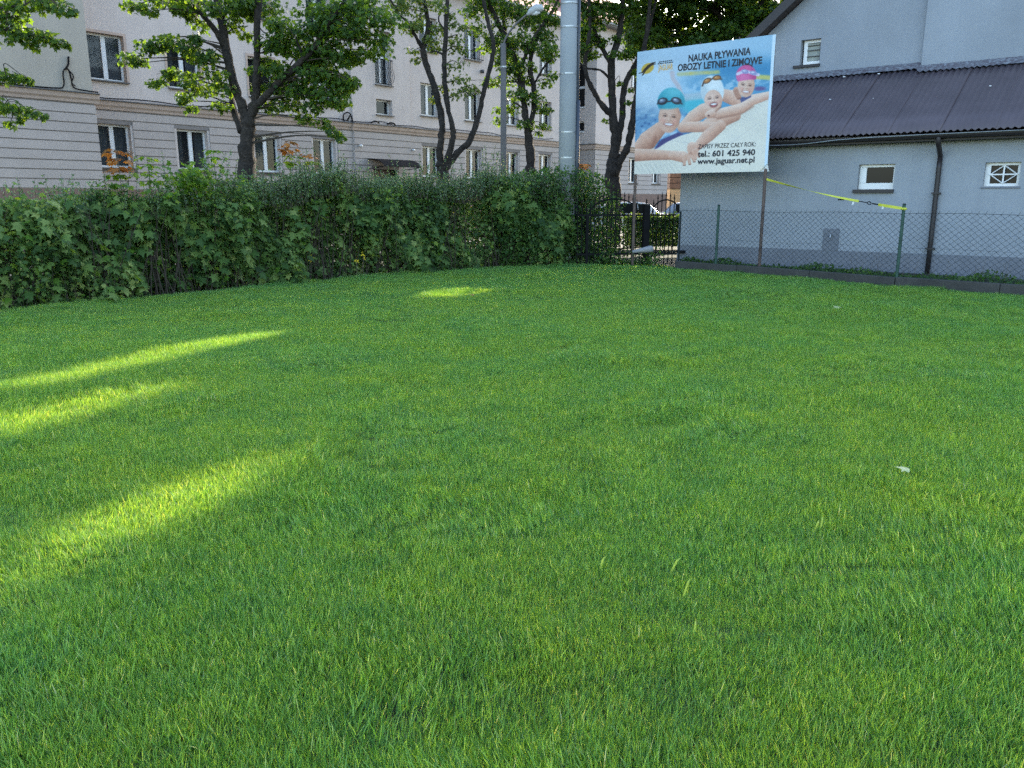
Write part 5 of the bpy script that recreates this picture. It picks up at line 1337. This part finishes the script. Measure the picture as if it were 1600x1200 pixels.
for k in range(ns):
    s = R.uniform(S0 + 1, HL); w = float(np.interp(s, [8, 11.5, 12.5, 14.5, HL], [.10, .18, .6, 1, 1]))
    if R.uniform() > w: continue
    d = R.uniform(.05, 1.0); zt = float(htop(s)); x, y, tx, ty = hpos(np.array([s]), np.array([d])); b = np.array([x[0], y[0], zt - .35]) - HO
    h = R.uniform(.10, .42) * (1.9 if R.uniform() < .10 else 1); lean = R.normal(size=3) * np.array([.22, .22, 0]); tip = b + np.array([0, 0, .3 + h]) + lean * h * 1.6
    mid = (b + tip) / 2 + lean * .06
    pts = smooth_line([b, mid, tip], 3); tw.tube(pts, np.linspace(.005, .002, len(pts)), 3, cap=False)
    m_ = int(14 + h * 46); t = R.uniform(.15, 1, m_); cc = np.array([np.interp(t, np.linspace(0, 1, len(pts)), np.array(pts)[:, j]) for j in range(3)]).T
    L.add(cc, R.normal(size=(m_, 3)) + np.array([0, 0, .5]), R.uniform(.028, .055, m_), LANCE * np.array([1.7, 1]), LANCE_F, .2)
L.build('privet_shoots', MT['privet_leaf'], HG)['kind'] = 'stuff'
L = Leaves(); n = 1700                            # fresh yellow-green creeper and maple tips
s = np.concatenate([R.normal(12.3, .32, 500), R.uniform(S0, HL, 1200)]); n = len(s)
z = htop(s) + R.normal(size=n) * .12 - np.where(np.arange(n) < 500, -.22, R.uniform(0, 1, n) ** 2 * 1.9); z = np.clip(z, .08, 2.6); d = hfront(s, z) - .05 + np.abs(R.normal(size=n)) * .2
x, y, tx, ty = hpos(s, d); C = np.stack([x, y, z], -1) - HO; out = np.stack([ty, -tx, np.zeros(n)], -1)
L.add(C, out * .5 + np.array([0, 0, .8]) + R.normal(size=(n, 3)) * .5, R.uniform(.05, .11, n), MAPLE, MAPLE_F, .3)
L.build('fresh_leaves', MT['fresh_leaf'], HG)['kind'] = 'stuff'
for k in range(420):                              # bare stems inside
    s = R.uniform(S0, HL); d = R.uniform(.25, .9); x, y, tx, ty = hpos(np.array([s]), np.array([d])); b = np.array([x[0], y[0], -.05]) - HO
    l1 = R.normal(size=3) * np.array([.14, .14, 0]); tw.tube([b, b + np.array([0, 0, .7]) + l1, b + np.array([0, 0, 1.5]) + l1 * 2.2], [.012, .008, .004], 4, cap=False)
for k in range(260):                              # dry grass stalks at the front
    s = R.uniform(S0, HL); x, y, tx, ty = hpos(np.array([s]), np.array([R.uniform(-.08, .15)])); b = np.array([x[0], y[0], 0]) - HO
    l1 = R.normal(size=3) * np.array([.10, .10, 0]); h = R.uniform(.3, .9); tw.tube([b, b + np.array([0, 0, h * .6]) + l1, b + np.array([0, 0, h]) + l1 * 2.4], [.003, .0025, .0015], 3, cap=False)
o = tw.build('stems', MT['twig'], HG); o['kind'] = 'stuff'
# nearest leaves one by one
Vt = np.concatenate([MAPLE, (-.30 * np.abs(MAPLE[:, :1]) - .18 * MAPLE[:, 1:] ** 2)], 1)
lm = [npmesh('leaf', Vt * sc, MAPLE_F, MT['hedge_leaf'] if q else MT['fresh_leaf'], attrs={'rnd': np.full(13, rv)}).data for q, sc, rv in ((1, .18, .35), (1, .15, .6), (1, .20, .8), (0, .13, .4))]
for o in [o for o in bpy.data.objects if o.name.startswith('leaf') and o.parent is None]: bpy.data.objects.remove(o)
for k in range(240):
    s = R.uniform(8.7, 15.5); z = R.uniform(.1, 1.6); d = float(hfront(np.array(s), np.array(z))) - .06; x, y, tx, ty = hpos(np.array([s]), np.array([d]))
    o = bpy.data.objects.new('leaf', lm[R.choice([0, 1, 2, 3], p=[.35, .3, .23, .12])]); put(o, HG); o.location = (x[0] - HO[0], y[0] - HO[1], z)
    o.rotation_euler = (R.uniform(.2, 1.1), R.normal() * .35, math.atan2(ty[0], tx[0]) + R.normal() * .9)
    # leaf tip points towards the lawn and down
    o.rotation_euler = (-R.uniform(.1, 1.0), R.normal() * .35, math.atan2(-tx[0], ty[0]) - pi / 2 + R.normal() * .7)

# creeping undergrowth at the hedge foot near the iron fence
UG = Leaves(); n = 15000
s = R.uniform(HL - 2.6, HL + .0, n); x, y, tx, ty = hpos(s, R.uniform(-.02, 1.3, n)); x = x + .62 * ((s - HL + 2.6) / 2.6) ** 2; z = R.uniform(.02, 1, n) ** 1.3 * np.interp(s, [HL - 2.6, HL - 1.0, HL - .35, HL], [2.1, 2.4, 2.15, 1.55])
C = np.stack([x, y, z], -1); UG.add(C, R.normal(size=(n, 3)) + np.array([0, -.4, .6]), R.uniform(.05, .1, n), OVAL, OVAL_F)
n = 700; C = np.stack([R.uniform(2.0, 3.6, n), R.uniform(19.7, 20.25, n), R.uniform(.0, 1, n) ** 1.2 * R.choice([.2, .35, .5], n)], -1)
UG.add(C, R.normal(size=(n, 3)) + np.array([0, -.3, .7]), R.uniform(.05, .11, n), LANCE * np.array([1.6, 1]), LANCE_F)
o = UG.build('undergrowth', MT['weed_leaf']); tag(o, 'leafy undergrowth spilling over the lawn edge at the iron fence', 'undergrowth', kind='stuff')

# maple saplings with rusty young leaves
def sapling(px, py, D, h, label, tiers, leaf=.12, mat='red_leaf'):
    top = at(px, py, D); r = empty('maple_sapling', (top[0], top[1], 0)); tag(r, label, 'sapling', 'young maples growing out of the hedge')
    MB().tube([(0, 0, -.03), (.02, .01, top[2] * .5), (0, 0, top[2])], [.014, .010, .005], 6).build('trunk', MT['sapwood'], r)
    Lr, Lg = Leaves(), Leaves()
    for t in range(tiers):
        z = top[2] - t * .13; m_ = 16
        a = R.uniform(0, 2 * pi, m_); rad = R.uniform(.03, .20 + .03 * t, m_); C = np.stack([np.cos(a) * rad, np.sin(a) * rad, z + R.normal(size=m_) * .02], -1)
        (Lr if t < max(1, tiers - 2) else Lg).add(C, np.stack([np.cos(a) * .35, np.sin(a) * .35, np.full(m_, .9)], -1) + R.normal(size=(m_, 3)) * .2, R.uniform(.7, 1.2, m_) * leaf, MAPLE, MAPLE_F, .4)
    Lr.build('young_leaves', MT[mat], r)
    if Lg.n: Lg.build('lower_leaves', MT['fresh_leaf'], r)
sapling(450, 224, 16.9, 0, 'tall thin maple sapling with tiered orange leaves above the hedge', 4)
sapling(183, 238, 13.9, 0, 'broad orange-leaved sapling at the hedge top under the first window', 5, .13)
sapling(230, 247, 14.2, 0, 'short yellow-orange sapling just right of the broad orange one', 4, .10, 'fresh_leaf')
sapling(482, 244, 17.2, 0, 'short rusty sapling right of the tallest sapling', 2, .11)
sapling(910, 258, 20.6, 0, 'orange-tipped sapling beside the concrete pole', 3, .13)
sapling(333, 236, 15.5, 0, 'yellow-green sapling in the hedge before the forked maple', 3, .10, 'fresh_leaf')
# small yellow clusters on thin stems in the hedge face
for px, py, D, lbl in ((478, 392, 16.3, 'upper yellow cluster of the left pair in the hedge'), (484, 404, 16.3, 'lower yellow cluster of the left pair in the hedge'), (556, 406, 16.9, 'left yellow cluster of the low pair at the hedge foot'), (566, 400, 16.9, 'right yellow cluster of the low pair at the hedge foot')):
    b = at(px, py, D); r = empty('yellow_cluster', (b[0], b[1], 0)); tag(r, lbl, 'flower', 'yellow clusters in the hedge')
    MB().tube([(0, 0, -.02), (.02, 0, b[2])], .004, 4).build('stem', MT['weed'] if 'weed' in MT else MT['sapwood'], r)
    L = Leaves(); C = R.normal(size=(14, 3)) * np.array([.02, .02, .04]) + np.array([.02, 0, b[2]]); L.add(C, R.normal(size=(14, 3)) + np.array([0, -1, .3]), .035, OVAL, OVAL_F); L.build('yellow_ovals', MT['yellow_oval'], r)

# ------------------------------------------------------------------ weeds between kerb and grey wall
L = Leaves(); n = 9000
t = R.uniform(0, 1, n); ks = np.array(KERB); cum2 = np.concatenate([[0], np.cumsum(np.linalg.norm(np.diff(ks, axis=0), axis=1))]); s = t * min(cum2[-1], 14.5)
x = np.interp(s, cum2, ks[:, 0]); y = np.interp(s, cum2, ks[:, 1]); f = R.uniform(.08, 1, n) * np.interp(s, [0, 14], [.45, 2.3])
x, y = x + .70 * f, y + .71 * f
hz = .05 + .16 * (np.sin(s * 2.1) * .5 + .5) * (np.sin(s * 5.7 + 1) * .4 + .6)
z = .10 + R.uniform(0, 1, n) * hz
L.add(np.stack([x, y, z], -1), R.normal(size=(n, 3)) + np.array([0, -.3, .9]), R.uniform(.03, .08, n), OVAL, OVAL_F)
o = L.build('weeds', MT['weed_leaf']); tag(o, 'low green weeds growing between the kerb and the grey wall', 'weeds', kind='stuff')
q = [KERB[0], KERB[1], KERB[2], KERB[3], (17.5, 8.4), (4.4, 20.3)]
structure(MB().add([(p[0] + .02, p[1] + .03, .105) for p in q], [tuple(range(6))]).build('soil_bed', MT['earth']))
wd = MB()
for k in range(60):
    s_ = R.uniform(0, 10); xx_ = np.interp(s_, cum2, ks[:, 0]) + .5; yy_ = np.interp(s_, cum2, ks[:, 1]) + .5; h = R.uniform(.15, .5); l1 = R.normal(size=2) * .06
    wd.tube([(xx_, yy_, .1), (xx_ + l1[0], yy_ + l1[1], .1 + h * .6), (xx_ + l1[0] * 2.2, yy_ + l1[1] * 2.2, .1 + h)], [.003, .002, .001], 3, cap=False)
o = wd.build('dry_stalks', MT['sapwood']); tag(o, 'thin dry stalks standing in the weeds along the grey wall', 'weeds', kind='stuff')

# ------------------------------------------------------------------ grass
m, nt, p = mat_new('grass_blade')
at_ = nt.nodes.new('ShaderNodeAttribute'); at_.attribute_name = 'rnd'
geo = nt.nodes.new('ShaderNodeNewGeometry')
n1 = noise(nt, .55, 4, .6, geo.outputs['Position']); n2 = noise(nt, 3.2, 3, .6, geo.outputs['Position'])
r0 = ramp(nt, at_.outputs['Fac'], [(.0, (.028, .092, .022)), (.40, (.086, .222, .048)), (.75, (.160, .315, .072)), (.94, (.22, .37, .11)), (.98, (.30, .40, .18)), (1, (.38, .43, .24))])
r1 = ramp(nt, n1.outputs[0], [(.36, (.88, .97, 1.1)), (.50, (1, 1, 1)), (.64, (1.14, 1.05, .9))])
r2 = ramp(nt, n2.outputs[0], [(.34, (.80, .88, 1.0)), (.5, (1, 1, 1)), (.68, (1.18, 1.10, .92))])
c = mix(nt, 'MULTIPLY', 1, r0.outputs[0], r1.outputs[0]); c = mix(nt, 'MULTIPLY', 1, c, r2.outputs[0])
nt.links.new(c, p.inputs['Base Color']); p.inputs['Roughness'].default_value = .5; p.inputs['Specular IOR Level'].default_value = .3
t = nt.nodes.new('ShaderNodeBsdfTranslucent'); tc_ = mix(nt, 'MULTIPLY', 1, c, (2.7, 2.0, .4)); nt.links.new(tc_, t.inputs[0])
ms = nt.nodes.new('ShaderNodeMixShader'); ms.inputs[0].default_value = .45
nt.links.new(p.outputs[0], ms.inputs[1]); nt.links.new(t.outputs[0], ms.inputs[2]); nt.links.new(ms.outputs[0], nt.nodes['Material Output'].inputs['Surface'])
GM = m
pc = bpy.data.collections.new('grass_tufts')
def tuft(nb, rad, seed, wide=1.0):
    r = np.random.default_rng(seed)
    a = r.uniform(0, 2 * pi, nb); q = np.sqrt(r.uniform(0, 1, nb)) * rad
    bx, by = np.cos(a) * q, np.sin(a) * q
    h = r.gamma(9, 1 / 9, nb) * .032; h = np.clip(h, .012, .068); w = r.uniform(.0007, .0014, nb) * wide
    # little groups of blades share a lean
    gi = r.integers(0, 14, nb); ga = r.uniform(0, 2 * pi, 14)[gi] + r.normal(size=nb) * .7; lean = np.abs(r.normal(.24, .22, nb)); bend = r.uniform(.05, .6, nb)
    dx, dy = np.cos(ga), np.sin(ga); sx, sy = -np.sin(ga + r.normal(size=nb) * .8), np.cos(ga + r.normal(size=nb) * .8)
    V = []
    for f, wf in ((0, .8), (.5, 1.0), (1.0, 0.0)):
        off = h * (lean * f + bend * f * f * .6); zz = h * (f - .22 * bend * f * f)
        cx, cy = bx + dx * off, by + dy * off
        if wf: V += [np.stack([cx - sx * w * wf, cy - sy * w * wf, zz - .004], -1), np.stack([cx + sx * w * wf, cy + sy * w * wf, zz - .004], -1)]
        else: V += [np.stack([cx, cy, zz], -1)]
    V = np.stack(V, 1); k = 5; i0 = (np.arange(nb) * k)[:, None]
    F = np.concatenate([i0 + np.array([0, 1, 3]), i0 + np.array([0, 3, 2]), i0 + np.array([2, 3, 4])], 0)
    rnd = np.repeat(r.uniform(0, 1, nb), k)
    o = npmesh('grass_tuft', V.reshape(-1, 3), F, GM, attrs={'rnd': rnd}); COL.objects.unlink(o); pc.objects.link(o)
NT = 12
for k in range(NT): tuft(520, .16, 100 + k)
# points
pts = []
def fill(y0, y1, sp):
    ys = np.arange(y0, y1, sp)
    for y in ys:
        hw = .70 * y + 2.4; xs = np.arange(-hw, hw, sp); pts.append(np.stack([xs + R.uniform(-.5, .5, len(xs)) * sp, y + R.uniform(-.5, .5, len(xs)) * sp], -1))
fill(.6, 5.5, .105); fill(5.5, 11, .12); fill(11, 20.5, .145)
G = np.concatenate(pts); G = G[poly_in(G[:, 0], G[:, 1], LAWN)]
ng = len(G)
def n2d(x, y, sc, seed):
    r = np.random.default_rng(seed); g = r.uniform(0, 1, (64, 64)); a, b = x / sc + 17.3, y / sc + 9.1
    i, j = np.floor(a).astype(int), np.floor(b).astype(int); fa, fb = a - i, b - j; fa, fb = fa * fa * (3 - 2 * fa), fb * fb * (3 - 2 * fb)
    Gq = lambda p_, q_: g[p_ % 64, q_ % 64]
    return (Gq(i, j) * (1 - fa) + Gq(i + 1, j) * fa) * (1 - fb) + (Gq(i, j + 1) * (1 - fa) + Gq(i + 1, j + 1) * fa) * fb
gx_, gy_ = G[:, 0], G[:, 1]
sc = .62 + .30 * n2d(gx_, gy_, .9, 5) + .40 * n2d(gx_, gy_, .30, 6) + .30 * n2d(gx_, gy_, .13, 9) + R.normal(size=ng) * .07
# furrow left by a wheel: shorter grass along two faint tracks
def seg_d(a, b):
    a, b = np.array(a), np.array(b); d = b - a; t = np.clip(((G - a) @ d) / (d @ d), 0, 1); return np.linalg.norm(G - a - t[:, None] * d, axis=1)
for a, b in (((-.38, 4.2), (.32, 4.75)), ((-.02, 3.55), (.30, 3.0)), ((.28, 3.0), (.62, 2.75))):
    sc *= 1 - .28 * np.exp(-(seg_d(a, b) / .07) ** 2)
sc = np.clip(sc, .62, 1.4)
la = n2d(gx_, gy_, 1.7, 7) * 4 * pi; lm_ = n2d(gx_, gy_, .8, 8) ** 1.7 * .45
yaw = R.uniform(0, 2 * pi, ng)
gz = ground_h(gx_, gy_)
me = bpy.data.meshes.new('grass'); me.from_pydata(np.stack([gx_, gy_, gz], -1).tolist(), [], [])
tx_, ty_ = np.cos(la) * lm_, np.sin(la) * lm_           # blade tufts lean together in patches
c1, s1, c2, s2, c3, s3 = np.cos(tx_), np.sin(tx_), np.cos(ty_), np.sin(ty_), np.cos(yaw), np.sin(yaw)
Rx = np.zeros((ng, 3, 3)); Rx[:, 0, 0] = 1; Rx[:, 1, 1] = c1; Rx[:, 1, 2] = -s1; Rx[:, 2, 1] = s1; Rx[:, 2, 2] = c1
Ry = np.zeros((ng, 3, 3)); Ry[:, 1, 1] = 1; Ry[:, 0, 0] = c2; Ry[:, 0, 2] = s2; Ry[:, 2, 0] = -s2; Ry[:, 2, 2] = c2
Rz = np.zeros((ng, 3, 3)); Rz[:, 2, 2] = 1; Rz[:, 0, 0] = c3; Rz[:, 0, 1] = -s3; Rz[:, 1, 0] = s3; Rz[:, 1, 1] = c3
M_ = Ry @ Rx @ Rz
eul = np.stack([np.arctan2(M_[:, 2, 1], M_[:, 2, 2]), np.arcsin(np.clip(-M_[:, 2, 0], -1, 1)), np.arctan2(M_[:, 1, 0], M_[:, 0, 0])], -1)
a = me.attributes.new('rot', 'FLOAT_VECTOR', 'POINT'); a.data.foreach_set('vector', eul.astype(np.float32).ravel())
a = me.attributes.new('scl', 'FLOAT', 'POINT'); a.data.foreach_set('value', sc.astype(np.float32))
a = me.attributes.new('pick', 'INT', 'POINT'); a.data.foreach_set('value', R.integers(0, NT, ng).astype(np.int32))
grass = put(bpy.data.objects.new('grass', me)); tag(grass, 'thick green mown grass covering the whole lawn', 'grass', kind='stuff')
ng_ = bpy.data.node_groups.new('grass_scatter', 'GeometryNodeTree')
ng_.interface.new_socket('Geometry', in_out='INPUT', socket_type='NodeSocketGeometry'); ng_.interface.new_socket('Geometry', in_out='OUTPUT', socket_type='NodeSocketGeometry')
gi = ng_.nodes.new('NodeGroupInput'); go = ng_.nodes.new('NodeGroupOutput')
iop = ng_.nodes.new('GeometryNodeInstanceOnPoints'); ci = ng_.nodes.new('GeometryNodeCollectionInfo')
ci.inputs['Collection'].default_value = pc; ci.inputs['Separate Children'].default_value = True; ci.inputs['Reset Children'].default_value = True
def attr(nm, typ):
    n = ng_.nodes.new('GeometryNodeInputNamedAttribute'); n.data_type = typ; n.inputs['Name'].default_value = nm
    return [o for o in n.outputs if o.enabled and o.name == 'Attribute'][0]
ng_.links.new(gi.outputs[0], iop.inputs['Points']); ng_.links.new(ci.outputs[0], iop.inputs['Instance']); iop.inputs['Pick Instance'].default_value = True
ng_.links.new(attr('pick', 'INT'), iop.inputs['Instance Index'])
ng_.links.new(attr('rot', 'FLOAT_VECTOR'), iop.inputs['Rotation'])
ng_.links.new(attr('scl', 'FLOAT'), iop.inputs['Scale'])
ng_.links.new(iop.outputs[0], go.inputs[0])
md = grass.modifiers.new('scatter', 'NODES'); md.node_group = ng_

# fallen leaves and stray yellow blades on the lawn
def lying_leaf(px, py, size, mat, label, rz=0):
    d = ray(px, py); t = (.05 - EYE) / d[2]; q = np.array([0, 0, EYE]) + d * t
    o = npmesh('fallen_leaf', Vt * size, MAPLE_F, MT[mat], attrs={'rnd': np.full(13, .5)}); o.location = (q[0], q[1], .055 + ground_h(q[0], q[1])); o.rotation_euler = (.25, -.15, rz); tag(o, label, 'leaf', 'fallen leaves on the lawn')
lying_leaf(1420, 738, .075, 'pale_leaf', 'pale maple leaf lying on the lawn, nearest of the fallen leaves', 1.2)
lying_leaf(1312, 481, .13, 'pale_leaf', 'pale fallen leaf on the grass close to the kerb', .4)
lying_leaf(742, 460, .12, 'red_leaf', 'brown fallen leaf at the end of the far sunlit patch', 2.0)
SPOTS = [(938, 885, .06, 'short fat pale-yellow blade, leftmost of the yellow blades in the near lawn'), (1070, 925, .07, 'longest yellow blade, slanting, in the near lawn'), (1283, 822, .055, 'yellow blade right of its close twin, at the right of the lawn'),
         (1265, 635, .10, 'single yellow-green blade farthest away in the middle of the lawn'), (1275, 825, .05, 'yellow blade left of its close twin, at the right of the lawn'), (1086, 985, .04, 'yellow blade nearest the bottom of the lawn'), (1052, 885, .055, 'upright greenish-yellow blade above the longest slanting one')]
for px, py, h, lbl in SPOTS:
    d = ray(px, py); t = (.04 - EYE) / d[2]; q = np.array([0, 0, EYE]) + d * t
    b = MB().add([(-.004, 0, -.03), (.004, 0, -.03), (.006, .01, h * .6), (-.003, .01, h * .6), (.012, .03, h * .85)], [(0, 1, 2, 3), (3, 2, 4)]).build('yellow_grass', MT['yellow_blade'])
    b.location = (q[0], q[1], .035); b.rotation_euler = (0, R.uniform(.1, .5), R.uniform(-.5, .5))
    tag(b, lbl, 'grass blade', 'stray yellow blades in the lawn')
